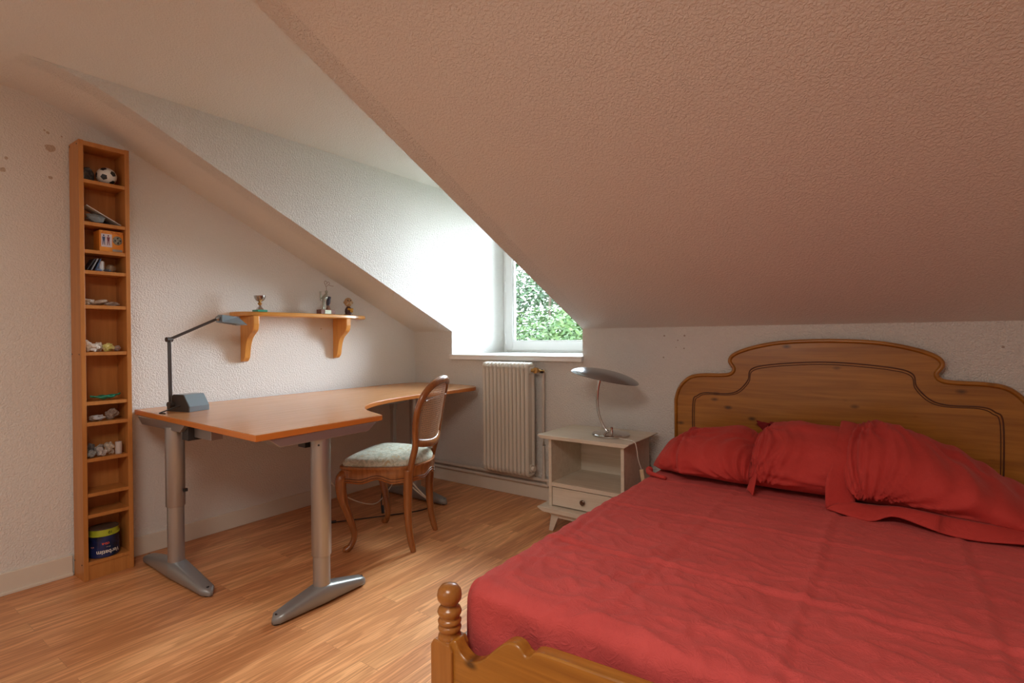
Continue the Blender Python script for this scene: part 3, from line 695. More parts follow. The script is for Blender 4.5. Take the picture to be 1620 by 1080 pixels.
# ------------------------------------------------------------------ desk
DT = 0.738
dk = thing('desk', 'large corner desk with curved beech top on silver column legs', 'desk', (0.7, -1.2, 0))
cv = catmull([(1.225, -1.383, 0), (1.097, -1.340, 0), (0.995, -1.292, 0), (0.885, -1.20, 0), (0.806, -1.078, 0), (0.755, -0.909, 0), (0.731, -0.686, 0), (0.722, -0.447, 0), (0.726, -0.25, 0), (0.722, -0.13, 0), (0.665, -0.055, 0), (0.54, -0.022, 0), (0.36, -0.016, 0), (0.18, -0.018, 0), (0.07, -0.05, 0), (0.022, -0.16, 0), (0.016, -0.35, 0)], 5)
dpoly = [(0.016, -1.932), (1.237, -1.975)] + [(v.x, v.y) for v in cv]
MB().prism(dpoly, 'z', DT-0.024, DT-0.001).build('edge_band', M_deskedge, dk, smooth=True, bevel=0.002, angle=30)
def inset(poly, d):
    out = []; n = len(poly)
    for i in range(n):
        a, b, c = Vector((*poly[i-1], 0)), Vector((*poly[i], 0)), Vector((*poly[(i+1) % n], 0))
        t = (b-a).normalized()+(c-b).normalized(); t.normalize(); nn = Vector((-t.y, t.x, 0)); out.append((b.x+nn.x*d, b.y+nn.y*d))
    return out
MB().prism(inset(dpoly, 0.0012), 'z', DT-0.002, DT+0.0005).build('desktop', M_desk, dk)
def column(x, y, zj=0.33, r1=0.039, r0=0.034, slot=0):
    MB().lathe([(0, 0.05), (r0, 0.05), (r0, zj+0.02), (0, zj+0.02)], (x, y, 0), 32).build('lower_column', M_steel, dk, smooth=True)
    o = MB().lathe([(0, zj), (r1-0.001, zj), (r1, zj+0.002), (r1, 0.690), (0, 0.690)], (x, y, 0), 32).build('upper_column', M_steel, dk, smooth=True)
    return o
def tfoot(x, y, ax, half, asym=(1, 1)):
    """T foot: high at the column, low rounded tips"""
    mb = MB(); R = []
    segs = 22
    for i in range(segs+1):
        t = -1+2*i/segs; L_ = half*asym[1] if t > 0 else half*asym[0]
        e = abs(t)
        h = 0.030+0.052*(1-e)**0.9*(1 if e < 0.999 else 1); w = 0.028+0.016*(1-e)
        if e > 0.93: k = math.sqrt(max(0.05, 1-((e-0.93)/0.07)**2)); h *= 0.5+0.5*k; w *= k
        ring = []
        for k in range(14):
            a = 2*PI*k/14
            ca, sa = math.cos(a), math.sin(a)
            px = w*(abs(ca)**0.6)*(1 if ca > 0 else -1); pz = 0.004+h/2+h/2*(abs(sa)**0.6)*(1 if sa > 0 else -1)
            ring.append(Vector((x+t*L_, y+px, pz)) if ax == 'x' else Vector((x+px, y+t*L_, pz)))
        R.append(ring)
    f = mb.rings(R).build('foot', M_foot, dk, smooth='all')
    for s_ in (-1, 1):
        L_ = half*(asym[1] if s_ > 0 else asym[0])
        px, py = (x+s_*L_*0.92, y) if ax == 'x' else (x, y+s_*L_*0.92)
        MB().lathe([(0, 0), (0.006, 0), (0.006, 0.002), (0, 0.002)], (px, py, 0.0370), 12).build('screw_cap', M_black, f)
        MB().lathe([(0, 0), (0.013, 0), (0.013, 0.006), (0, 0.006)], (px, py, 0.0), 12).build('glide', M_black, f)
    return f
column(0.436, -1.918, 0.33); tfoot(0.436, -1.918, 'x', 0.325)
c2_ = column(1.186, -1.676, 0.20); tfoot(1.186, -1.676, 'y', 0.215)
column(0.466, -0.45, 0.33); tfoot(0.466, -0.45, 'x', 0.28)
MB().lathe([(0, 0), (0.004, 0), (0.004, 0.003), (0, 0.003)], M=Matrix.Translation((1.186+0.028, -1.676-0.027, 0.655)) @ Matrix.Rotation(PI/4, 4, 'Z') @ Matrix.Rotation(PI/2, 4, 'X'), n=10).build('screw_cap', M_black, c2_)
# under-top beams
def beam(pts_top, w, h0, name='support_beam', m=M_steel):
    (x0, y0), (x1, y1) = pts_top
    d = Vector((x1-x0, y1-y0, 0)); Ln = d.length; an = math.atan2(d.y, d.x)
    M = Matrix.Translation((x0, y0, DT-0.0245)) @ Matrix.Rotation(an, 4, 'Z')
    return MB().prism([(0, 0), (0.05, -h0), (Ln-0.05, -h0), (Ln, 0)], 'y', -w/2, w/2, M).build(name, m, dk, bevel=0.002)
beam([(0.09, -1.905), (0.60, -1.905)], 0.08, 0.036)
beam([(1.186, -1.925), (1.186, -1.415)], 0.085, 0.036)
beam([(0.12, -0.45), (0.70, -0.45)], 0.08, 0.036)
beam([(0.44, -1.84), (0.466, -0.50)], 0.05, 0.052, 'cross_rail', M_steel)
beam([(0.56, -1.80), (1.15, -1.66)], 0.045, 0.050, 'cross_rail', M_steel)
MB().box(0.525, 0.585, -1.925, -1.865, DT-0.098, DT-0.036).build('junction_box', M_black, dk, bevel=0.002)
MB().box(0.585, 0.74, -1.900, -1.850, DT-0.085, DT-0.025).build('cable_tray', M_steel, dk, bevel=0.002)
MB().box(1.095, 1.145, -1.72, -1.67, DT-0.10, DT-0.045).build('junction_box', M_black, dk, bevel=0.002)
cd_ = MB().prism([(0.405, DT-0.025), (0.465, DT-0.025), (0.452, DT-0.12), (0.419, DT-0.12)], 'y', -0.632, -0.600)
cd_.box(0.420, 0.448, -0.630, -0.604, 0.16, DT-0.12)
cd_.build('cable_duct', M_steel, dk, bevel=0.002)
MB().box(0.470, 0.484, -1.900, -1.886, 0.395, 0.408).build('clamp_screw', M_black, dk)

# ------------------------------------------------------------------ desk lamp
lp = thing('desk_lamp', 'dark grey jointed desk lamp with box base on the desk', 'lamp', (0.285, -1.79, DT), math.radians(14))
Ml = Matrix.Identity(4)
z = 0.001
bs = MB()
A = [(-0.075, 0), (0.075, 0), (0.075, 0.026), (0.038, 0.082), (-0.030, 0.082), (-0.075, 0.026)]
bs.prism(A, 'y', -0.058, 0.048); bs.build('lamp_base', M_slate, lp, local=True, bevel=0.003)
MB().prism([(-0.076, 0.0005), (0.076, 0.0005), (0.076, 0.026), (0.038, 0.083), (-0.031, 0.083), (-0.076, 0.026)], 'y', -0.062, -0.057).build('base_side_plate', M_dark, lp, local=True, bevel=0.001)
px_, py_ = -0.030, -0.075
MB().lathe([(0, -0.010), (0.014, -0.010), (0.014, 0.012), (0, 0.012)], M=Matrix.Translation((px_, py_, 0.036)) @ Matrix.Rotation(PI/2, 4, 'X'), n=16).build('base_joint', M_dark, lp, local=True, smooth=True)
pole = MB().tube([(px_-0.007, py_, 0.03), (px_-0.011, py_, 0.345)], 0.0045, 10); pole.tube([(px_+0.007, py_, 0.03), (px_+0.002, py_, 0.345)], 0.0045, 10)
pole.build('lamp_pole', M_dark, lp, local=True, smooth=True)
MB().lathe([(0, -0.014), (0.0115, -0.014), (0.0115, 0.014), (0, 0.014)], M=Matrix.Translation((px_-0.005, py_, 0.348)) @ Matrix.Rotation(PI/2, 4, 'X'), n=16).build('elbow_joint', M_dark, lp, local=True, smooth=True)
ex = Vector((px_-0.005, py_, 0.348)); ey = Vector((px_+0.045, py_+0.225, 0.455))
MB().tube([ex, ey], 0.007, 10).build('lamp_arm', M_dark, lp, local=True, smooth=True)
MB().sphere(ey, 0.014, 14, 10).build('head_joint', M_brush, lp, local=True, smooth=True)
hd = MB(); hM = Matrix.Translation(ey+Vector((0.0, 0.008, 0.004))) @ Matrix.Rotation(math.radians(-10), 4, 'Z') @ Matrix.Rotation(math.radians(-6), 4, 'X')
hv = [(-0.030, 0, -0.022), (0.030, 0, -0.022), (0.050, 0.125, -0.022), (-0.050, 0.125, -0.022), (-0.020, 0.002, 0.016), (0.020, 0.002, 0.016), (0.022, 0.085, 0.016), (-0.022, 0.085, 0.016)]
V = [hd.bm.verts.new(hM @ Vector(p)) for p in hv]
for f in ((0, 1, 5, 4), (1, 2, 6, 5), (2, 3, 7, 6), (3, 0, 4, 7), (4, 5, 6, 7)): hd.bm.faces.new([V[i] for i in f])
hd_o = hd.build('lamp_shade', M_slate, lp, local=True); sm = hd_o.modifiers.new('t', 'SOLIDIFY'); sm.thickness = 0.003
MB().tube([hM @ Vector((0, 0.03, -0.012)), hM @ Vector((0, 0.105, -0.012))], 0.007, 10).build('lamp_tube', mat('white_tube', (0.8, 0.78, 0.74), 0.3), lp, local=True, smooth=True)
MB().tube(catmull([(0.02, -0.065, 0.03), (-0.01, -0.085, 0.018), (-0.03, -0.12, 0.004), (-0.02, -0.135, 0.003), (0.02, -0.138, 0.003)], 6), 0.003, 8).build('power_cord', M_black, lp, local=True, smooth=True)

# ------------------------------------------------------------------ chair
ang = math.atan2(-0.393, -0.92)
ch = thing('dining_chair', 'carved walnut cabriole chair with cane back and sage brocade seat', 'chair', (0.905, -1.023, 0), ang)
def leg(pts, rad):
    p = catmull(pts, 7); n = len(p); rr = []
    for i in range(n):
        t = i/(n-1)*(len(rad)-1); k = min(int(t), len(rad)-2); f = t-k
        rr.append(rad[k]*(1-f)+rad[k+1]*f)
    MB().tube(p, rr, 12, hint=(1, 0, 0)).build('leg', M_walnut, ch, local=True, smooth='all')
for s_ in (-1, 1):
    leg([(0.150, 0.185*s_, 0.415), (0.192, 0.222*s_, 0.375), (0.190, 0.222*s_, 0.28), (0.160, 0.205*s_, 0.17), (0.140, 0.193*s_, 0.08), (0.152, 0.202*s_, 0.030), (0.172, 0.216*s_, 0.008), (0.175, 0.218*s_, 0.0)],
        [0.024, 0.030, 0.026, 0.019, 0.015, 0.015, 0.020, 0.013])
    leg([(-0.140, 0.150*s_, 0.415), (-0.138, 0.152*s_, 0.34), (-0.135, 0.150*s_, 0.22), (-0.142, 0.151*s_, 0.11), (-0.158, 0.154*s_, 0.035), (-0.168, 0.157*s_, 0.0)],
        [0.027, 0.024, 0.021, 0.018, 0.017, 0.013])
def seat_outline(k, sc=1.0):
    """closed plan curve, k 0..1 starting at front centre"""
    base = [(0.225, 0.0), (0.222, 0.10), (0.212, 0.185), (0.185, 0.232), (0.10, 0.238), (0.0, 0.222), (-0.09, 0.195), (-0.155, 0.150), (-0.192, 0.080), (-0.205, 0.0)]
    full = base + [(x, -y) for x, y in base[-2:0:-1]]
    return [(v.x*sc, v.y*sc) for v in catmull([(x, y, 0) for x, y in full], 4, closed=True)]
ol = seat_outline(0)
R = []
def serp(x, y):  # serpentine lower edge of the apron
    a = math.atan2(y, x)
    corner = max(0, math.cos(2*(abs(a)-0.86)))**4 if abs(a) < 1.6 else max(0, math.cos(2*(abs(a)-2.35)))**4
    return 0.012*math.cos(a*8)*(1-corner) - 0.010*corner
rA = [Vector((x*0.965, y*0.965, 0.360+serp(x, y))) for x, y in ol]
rB = [Vector((x*1.0, y*1.0, 0.362+serp(x, y)+0.010)) for x, y in ol]
rB2 = [Vector((x*0.985, y*0.985, 0.386+serp(x, y)*0.8)) for x, y in ol]
rC = [Vector((x*0.985, y*0.985, 0.418)) for x, y in ol]
rC2 = [Vector((x*1.015, y*1.015, 0.424)) for x, y in ol]
rD = [Vector((x*1.015, y*1.015, 0.434)) for x, y in ol]
rE = [Vector((x*0.96, y*0.96, 0.438)) for x, y in ol]
rF = [Vector((x*0.90, y*0.90, 0.436)) for x, y in ol]
rG = [Vector((x*0.90, y*0.90, 0.385)) for x, y in ol]
for off_ in (0.004, 0.016):
    lp_ = [Vector((x*0.998, y*0.998, 0.368+serp(x, y)+off_)) for x, y in ol]
    MB().tube(lp_, 0.0016, 6, closed=True).build('carved_line', M_groove, ch, local=True)
sf = MB(); sf.rings([rA, rB, rB2, rC, rC2, rD, rE, rF, rG, rA], cap=False); sf.build('seat_frame', M_walnut, ch, local=True, smooth=True, angle=50)
cu = MB(); rr = []
for sc, zz in ((0.90, 0.412), (0.955, 0.437), (0.962, 0.448), (0.93, 0.462), (0.84, 0.474), (0.66, 0.484), (0.40, 0.490), (0.12, 0.492)):
    rr.append([Vector((x*sc, y*sc, zz)) for x, y in ol])
cu.rings(rr); cu.build('seat', M_brocade, ch, local=True, smooth='all')
# back: lean backwards
def bk(y, z): return Vector((-0.148 - 0.195*(max(0, z-0.42))**1.0*(1.1-0.25*(z-0.42)) - 0.045*(1-(y/0.17)**2)*(min(1, max(0, (z-0.42)/0.1))), y, z))
fpts = [(0.150, 0.405), (0.150, 0.47), (0.153, 0.53), (0.163, 0.585), (0.175, 0.66), (0.174, 0.73), (0.150, 0.80), (0.095, 0.848), (0.0, 0.866)]
fp = [bk(y, zz) for y, zz in fpts] + [bk(-y, zz) for y, zz in fpts[-2::-1]]
fpp = catmull(fp, 6)
MB().tube(fpp, [(0.0165, 0.021)]*len(fpp), 12, hint=(1, 0, 0)).build('back_frame', M_walnut, ch, local=True, smooth='all')
br_ = catmull([bk(0.150, 0.555), bk(0.08, 0.540), bk(0.0, 0.533), bk(-0.08, 0.540), bk(-0.150, 0.555)], 6)
MB().tube(br_, [(0.014, 0.022)]*len(br_), 12, hint=(1, 0, 0)).build('back_rail', M_walnut, ch, local=True, smooth='all')
def half_w(z):  # inner half-width of the back opening at height z
    if z > 0.735: return 0.160*math.sqrt(max(0, 1-((z-0.735)/0.115)**2))
    if z > 0.60: return 0.154+0.006*(z-0.60)/0.135
    return 0.140+0.014*(z-0.54)/0.06
cn = MB()
def strip(y0, z0, y1, z1, w=0.0018, dx=0.0):
    a, b = bk(y0, z0), bk(y1, z1); a.x += dx; b.x += dx
    n = 6; pts = [bk(y0+(y1-y0)*i/n, z0+(z1-z0)*i/n)+Vector((dx, 0, 0)) for i in range(n+1)]
    cn.tube(pts, [(0.0006, w)]*len(pts), 4, hint=(1, 0, 0))
zz = 0.55; zt = 0.848
while zz < zt:
    w = half_w(zz)
    for d in (0, 0.0035): strip(-w, zz+d, w, zz+d, 0.0009)
    zz += 0.0115
yy = -0.15
while yy < 0.155:
    zt_ = zt if abs(yy) < 0.02 else 0.735+0.115*math.sqrt(max(0, 1-(yy/0.160)**2))
    for d in (0, 0.0035): strip(yy+d, 0.545, yy+d, zt_, 0.0008, 0.001)
    yy += 0.0115
for sgn in (1, -1):
    c = -0.50
    while c < 0.50:
        seg = []
        for i in range(0, 70):
            z_ = 0.548+i*0.005
            if z_ > zt: break
            y_ = c + sgn*(z_-0.71)
            if abs(y_) <= half_w(z_): seg.append((y_, z_))
        if len(seg) > 2: strip(seg[0][0], seg[0][1], seg[-1][0], seg[-1][1], 0.0010, -0.001)
        c += 0.0163
cn.build('cane_panel', mat('natural_cane', (0.62, 0.42, 0.26), 0.45), ch, local=True)
MB().tube([bk(-0.12, 0.775)+Vector((-0.006, 0, 0)), bk(0.145, 0.765)+Vector((-0.006, 0, 0))], 0.004, 8).build('cane_bead', M_walnut, ch, local=True)

# ------------------------------------------------------------------ radiator and pipes
rd = thing('radiator', 'tall cream column radiator under the window sill', 'radiator', (1.0, -0.10, 0))
nS = 12; pit = 0.0318
for i in range(nS):
    xc = 0.803+pit*(i+0.5)
    mb = MB()
    outline = []
    y0_, y1_, zb_, zt_ = -0.152, -0.052, 0.180, 0.915
    r = 0.030
    for (cx, cz, a0) in ((y0_+r, zt_-r, PI/2), (y0_+r, zb_+r, PI), (y1_-r, zb_+r, 1.5*PI), (y1_-r, zt_-r, 2*PI)):
        for k in range(6):
            a = a0+PI/2*k/5; outline.append((cx+r*math.cos(a), cz+r*math.sin(a)))
    # two slim columns front & back joined top and bottom by hubs
    mb.prism(outline, 'x', xc-0.0045, xc+0.0045)
    for yc in (-0.135, -0.069):
        mb.tube([(xc, yc, 0.205), (xc, yc, 0.89)], [(0.013, 0.0165)]*2, 14, hint=(1, 0, 0))
    for zc in (0.225, 0.868):
        mb.tube([(xc-0.0155, -0.102, zc), (xc+0.0155, -0.102, zc)], 0.026, 16)
    mb.tube(catmull([(xc, -0.138, 0.24), (xc, -0.139, 0.196), (xc, -0.10, 0.185), (xc, -0.066, 0.196), (xc, -0.066, 0.24)], 4), 0.0125, 10)
    mb.tube(catmull([(xc, -0.138, 0.85), (xc, -0.139, 0.897), (xc, -0.10, 0.905), (xc, -0.066, 0.897), (xc, -0.066, 0.85)], 4), 0.0140, 10)
    mb.build('radiator_column', M_rad, rd, smooth=True)
MB().tube([(0.800, -0.102, 0.868), (0.790, -0.102, 0.868)], 0.008, 8).build('blank_plug', M_dark, rd)
MB().tube([(0.802, -0.102, 0.225), (0.778, -0.102, 0.228), (0.770, -0.102, 0.245)], 0.007, 8).build('bleed_valve', M_rad, rd, smooth=True)
MB().tube([(1.183, -0.102, 0.225), (1.205, -0.102, 0.225)], 0.017, 12).build('end_cap', M_rad, rd, smooth=True)
vl = MB().tube([(1.184, -0.102, 0.868), (1.212, -0.100, 0.868)], 0.011, 12); vl.tube([(1.212, -0.105, 0.868), (1.212, -0.080, 0.868)], 0.019, 8)
vl.tube([(1.212, -0.09, 0.868), (1.245, -0.045, 0.860)], 0.010, 10)
vl.build('brass_valve', M_brass, rd, smooth=True)
MB().tube([(1.226, -0.066, 0.863), (1.238, -0.050, 0.860)], 0.013, 8).build('valve_nut', M_black, rd)
pp = MB(); pp.tube([(0.014, -0.028, 0.141), (2.075, -0.028, 0.141)], 0.012, 12)
pp.tube([(0.014, -0.030, 0.108), (1.262, -0.030, 0.108)], 0.011, 12)
pp.tube([(1.262, -0.030, 0.108), (1.262, -0.030, 0.141)], 0.013, 12); pp.tube([(2.070, -0.028, 0.141), (2.070, -0.002, 0.141)], 0.012, 12)
pp.tube(catmull([(1.226, -0.030, 0.141), (1.226, -0.030, 0.5), (1.230, -0.032, 0.84), (1.238, -0.045, 0.860)], 6), 0.0085, 12)
pp.tube([(1.226, -0.030, 0.139), (1.226, -0.030, 0.178)], 0.013, 12)
tag(pp.build('heating_pipe', M_pipe, smooth=True), 'painted heating pipes running along the baseboard and up to radiator', 'pipe', loc=(1.2, -0.03, 0.12))

# ------------------------------------------------------------------ nightstand
ns = thing('nightstand', 'cream limed-wood bedside cabinet with open shelf and one drawer', 'nightstand', (1.74, -0.28, 0))
x0, x1, yf, yb = 1.522, 1.975, -0.445, -0.095
topz = 0.536
MB().prism([(1.466, topz), (2.014, topz), (2.014, topz-0.004), (1.990, topz-0.020), (1.490, topz-0.020), (1.466, topz-0.004)], 'y', -0.476, -0.062).build('top_panel', M_cream, ns, bevel=0.0015)
MB().box(x0, x0+0.018, yf, yb, 0.135, topz-0.020).build('side_panel', M_cream, ns)
MB().box(x1-0.018, x1, yf, yb, 0.135, topz-0.020).build('side_panel', M_cream, ns)
MB().box(x0+0.018, x1-0.018, yb, yb+0.008, 0.135, topz-0.020).build('back_panel', M_cream, ns)
MB().box(x0+0.018, x1-0.018, yf+0.002, yb, 0.248, 0.270).build('shelf', M_cream, ns)
dr = MB().box(x0+0.020, x1-0.020, yf+0.006, yb-0.02, 0.142, 0.243).build('drawer', M_cream, ns, bevel=0.0015)
kb = MB().lathe([(0, 0), (0.006, 0), (0.006, 0.010), (0.014, 0.014), (0.0145, 0.020), (0.010, 0.023), (0, 0.022)], M=Matrix.Translation((1.738, yf+0.006, 0.190)) @ Matrix.Rotation(PI/2, 4, 'X'), n=18)
kb.build('drawer_knob', mat('antique_bronze', (0.16, 0.11, 0.08), 0.35, 0.8), dr, smooth=True)
MB().prism([(1.470, 0.135), (2.020, 0.135), (2.020, 0.128), (1.985, 0.110), (1.505, 0.110), (1.470, 0.128)], 'y', -0.486, -0.09).build('base_board', M_cream, ns, bevel=0.0015)
MB().box(1.545, 1.95, -0.450, -0.435, 0.078, 0.111).build('base_apron', M_cream, ns)
for sx in (-1, 1):
    for yl in (-0.455, -0.125):
        xc = 1.7475; X = lambda d: xc+sx*d
        pl = [(X(0.245), 0.110), (X(0.115), 0.110), (X(0.178), 0.0), (X(0.205), 0.0)]
        if sx > 0: pl = pl[::-1]
        MB().prism([(X(0.235), 0.110), (X(0.145), 0.110), (X(0.155), 0.095), (X(0.196), 0.0), (X(0.222), 0.0), (X(0.206), 0.090)], 'y', yl, yl+0.028).build('leg', M_cream, ns, bevel=0.001)

# ------------------------------------------------------------------ bedside lamp
bl = thing('bedside_lamp', 'chrome mushroom lamp with wide tilted dish shade on nightstand', 'lamp', (1.828, -0.285, topz))
bc0 = (1.828, -0.285, topz)
MB().lathe([(0, 0.0005), (0.100, 0.0005), (0.104, 0.004), (0.104, 0.010), (0.099, 0.015), (0.05, 0.019), (0, 0.020)], bc0, 48).build('lamp_base', M_chrome, bl, smooth=True)
st = catmull([(1.815, -0.285, topz+0.018), (1.795, -0.285, topz+0.035), (1.762, -0.285, topz+0.095), (1.748, -0.285, topz+0.17), (1.752, -0.285, topz+0.25), (1.770, -0.285, topz+0.325)], 7)
MB().tube(st, 0.0072, 12, hint=(0, 1, 0)).build('lamp_stem', M_chrome, bl, smooth='all')
MB().lathe([(0, 0.018), (0.008, 0.018), (0.008, 0.046), (0.006, 0.048), (0, 0.048)], (1.833, -0.285, topz), 16).build('lamp_switch', M_chrome, bl, smooth=True)
sM = Matrix.Translation((1.793, -0.285, 0.857)) @ Matrix.Rotation(math.radians(-3.5), 4, 'X') @ Matrix.Rotation(math.radians(11), 4, 'Y')
pr_ = [(0.190, 0.0)] + [(0.190*math.sin(a), 0.042*math.cos(a)**1.2) for a in [PI/2*(1-k/12) for k in range(1, 13)]]
pr2 = [(max(r-0.002, 0), zz-0.0025) for r, zz in pr_[::-1]]
MB().lathe(pr_ + pr2[0:], M=sM, n=56).build('lamp_shade', M_brush, bl, smooth=True)
MB().sphere(sM @ Vector((-0.01, 0, 0.012)), 0.024, 16, 10).build('light_bulb', mat('opal_bulb', (0.7, 0.68, 0.62), 0.3), bl, smooth=True)
cdp = catmull([(1.90, -0.345, topz+0.003), (1.97, -0.372, topz+0.004), (2.008, -0.390, topz+0.002), (2.020, -0.392, topz-0.02), (2.024, -0.375, topz-0.09), (2.030, -0.35, topz-0.145)], 7)
cb = MB().tube(cdp, 0.0024, 8); cb_o = cb.build('power_cord', M_cable_w, bl, smooth=True)
MB().box(-0.011, 0.011, -0.008, 0.008, -0.036, 0.036, Matrix.Translation((2.036, -0.345, topz-0.182)) @ Matrix.Rotation(-0.16, 4, 'Y')).build('cord_switch', mat('ivory_plastic', (0.66, 0.52, 0.33), 0.4), cb_o, bevel=0.003)

# ------------------------------------------------------------------ bed
bed = thing('bed', 'honey pine double bed with scalloped headboard and turned post', 'bed', (2.835, -1.0, 0))
HX = 2.835
half = [(-0.720, 0.02), (-0.720, 0.733), (-0.698, 0.799), (-0.648, 0.852), (-0.583, 0.870), (-0.470, 0.874), (-0.428, 0.884), (-0.414, 0.911), (-0.434, 0.950), (-0.412, 0.984), (-0.336, 1.016), (-0.214, 1.043), (-0.070, 1.053)]
sm_ = catmull([(x, 0, zz) for x, zz in half[1:]] + [(-x, 0, zz) for x, zz in half[-1:0:-1]], 6)
outl = [(HX-0.720, 0.02)] + [(HX+v.x, v.z) for v in sm_] + [(HX+0.720, 0.02)]
MB().prism(outl, 'y', -0.052, -0.016).build('headboard', M_pine, bed, smooth=True, bevel=0.004, angle=25)
ed = [Vector((HX-0.720, -0.044, 0.30))] + [Vector((HX+v.x, -0.044, v.z)) for v in sm_] + [Vector((HX+0.720, -0.044, 0.30))]
MB().tube(ed, [(0.020, 0.011)]*len(ed), 10, hint=(0, 1, 0)).build('edge_moulding', M_pine, bed, smooth='all')
gh = [(-0.627, 0.45), (-0.627, 0.713), (-0.602, 0.759), (-0.559, 0.777), (-0.450, 0.778), (-0.392, 0.798), (-0.346, 0.852), (-0.331, 0.908), (-0.257, 0.933), (-0.075, 0.951)]
gp = catmull([(x, 0, zz) for x, zz in gh] + [(-x, 0, zz) for x, zz in gh[::-1]], 6)
MB().tube([Vector((HX+v.x, -0.0535, v.z)) for v in gp], [(0.0022, 0.0032)]*len(gp), 6, hint=(0, 1, 0)).build('incised_line', M_groove, bed)
gp2 = [Vector((HX+v.x*0.985, -0.0535, (v.z-0.45)*0.978+0.45)) for v in gp]
MB().tube(gp2, [(0.0016, 0.0022)]*len(gp2), 6, hint=(0, 1, 0)).build('incised_line', M_groove, bed)
# footboard
ftz = [(2.17, 0.30), (2.195, 0.325), (2.215, 0.300), (2.245, 0.288), (2.285, 0.306), (2.325, 0.345), (2.360, 0.373), (2.390, 0.376), (2.410, 0.360), (2.422, 0.362), (2.445, 0.378), (2.53, 0.384), (2.68, 0.390), (2.835, 0.392)]
ftf = catmull([(x, 0, zz) for x, zz in ftz] + [(2*HX-x, 0, zz) for x, zz in ftz[-2::-1]], 4)
MB().prism([(2.17, 0.06)] + [(v.x, v.z) for v in ftf] + [(3.50, 0.06)], 'y', -1.992, -1.955).build('footboard', M_pine, bed, smooth=True, bevel=0.004, angle=25)
for pxc in (2.158, 3.512):
    pb = MB().prism([(pxc-0.036, 0), (pxc+0.036, 0), (pxc+0.036, 0.296), (pxc+0.026, 0.312), (pxc-0.026, 0.312), (pxc-0.036, 0.296)], 'y', -2.000, -1.930)
    po = pb.build('post', M_pinez, bed, bevel=0.004)
    MB().lathe([(0, 0.305), (0.029, 0.305), (0.033, 0.312), (0.032, 0.322), (0.025, 0.330), (0.031, 0.335), (0.033, 0.341), (0.030, 0.347), (0.026, 0.350), (0.032, 0.354), (0.033, 0.359), (0.029, 0.364), (0.025, 0.367), (0.031, 0.374), (0.034, 0.382), (0.030, 0.391), (0.020, 0.396), (0.017, 0.399), (0.026, 0.404),
                (0.033, 0.413), (0.0345, 0.424), (0.032, 0.436), (0.024, 0.446), (0.012, 0.4505), (0, 0.4515)], (pxc, -1.965, -0.004), 32, Matrix.Translation((pxc, -1.965, 0)) @ Matrix.Diagonal((0.93, 0.93, 1, 1)) @ Matrix.Translation((-pxc, 1.965, 0))).build('turned_finial', M_pinez, po, smooth='all')
for xs in (2.140, 3.510):
    MB().box(xs-0.012, xs+0.012, -1.93, -0.052, 0.12, 0.27).build('side_rail', M_pine, bed, bevel=0.002)
MB().box(2.16, 3.49, -1.925, -0.06, 0.13, 0.22).build('slatted_base', M_pinez, bed, bevel=0.002)

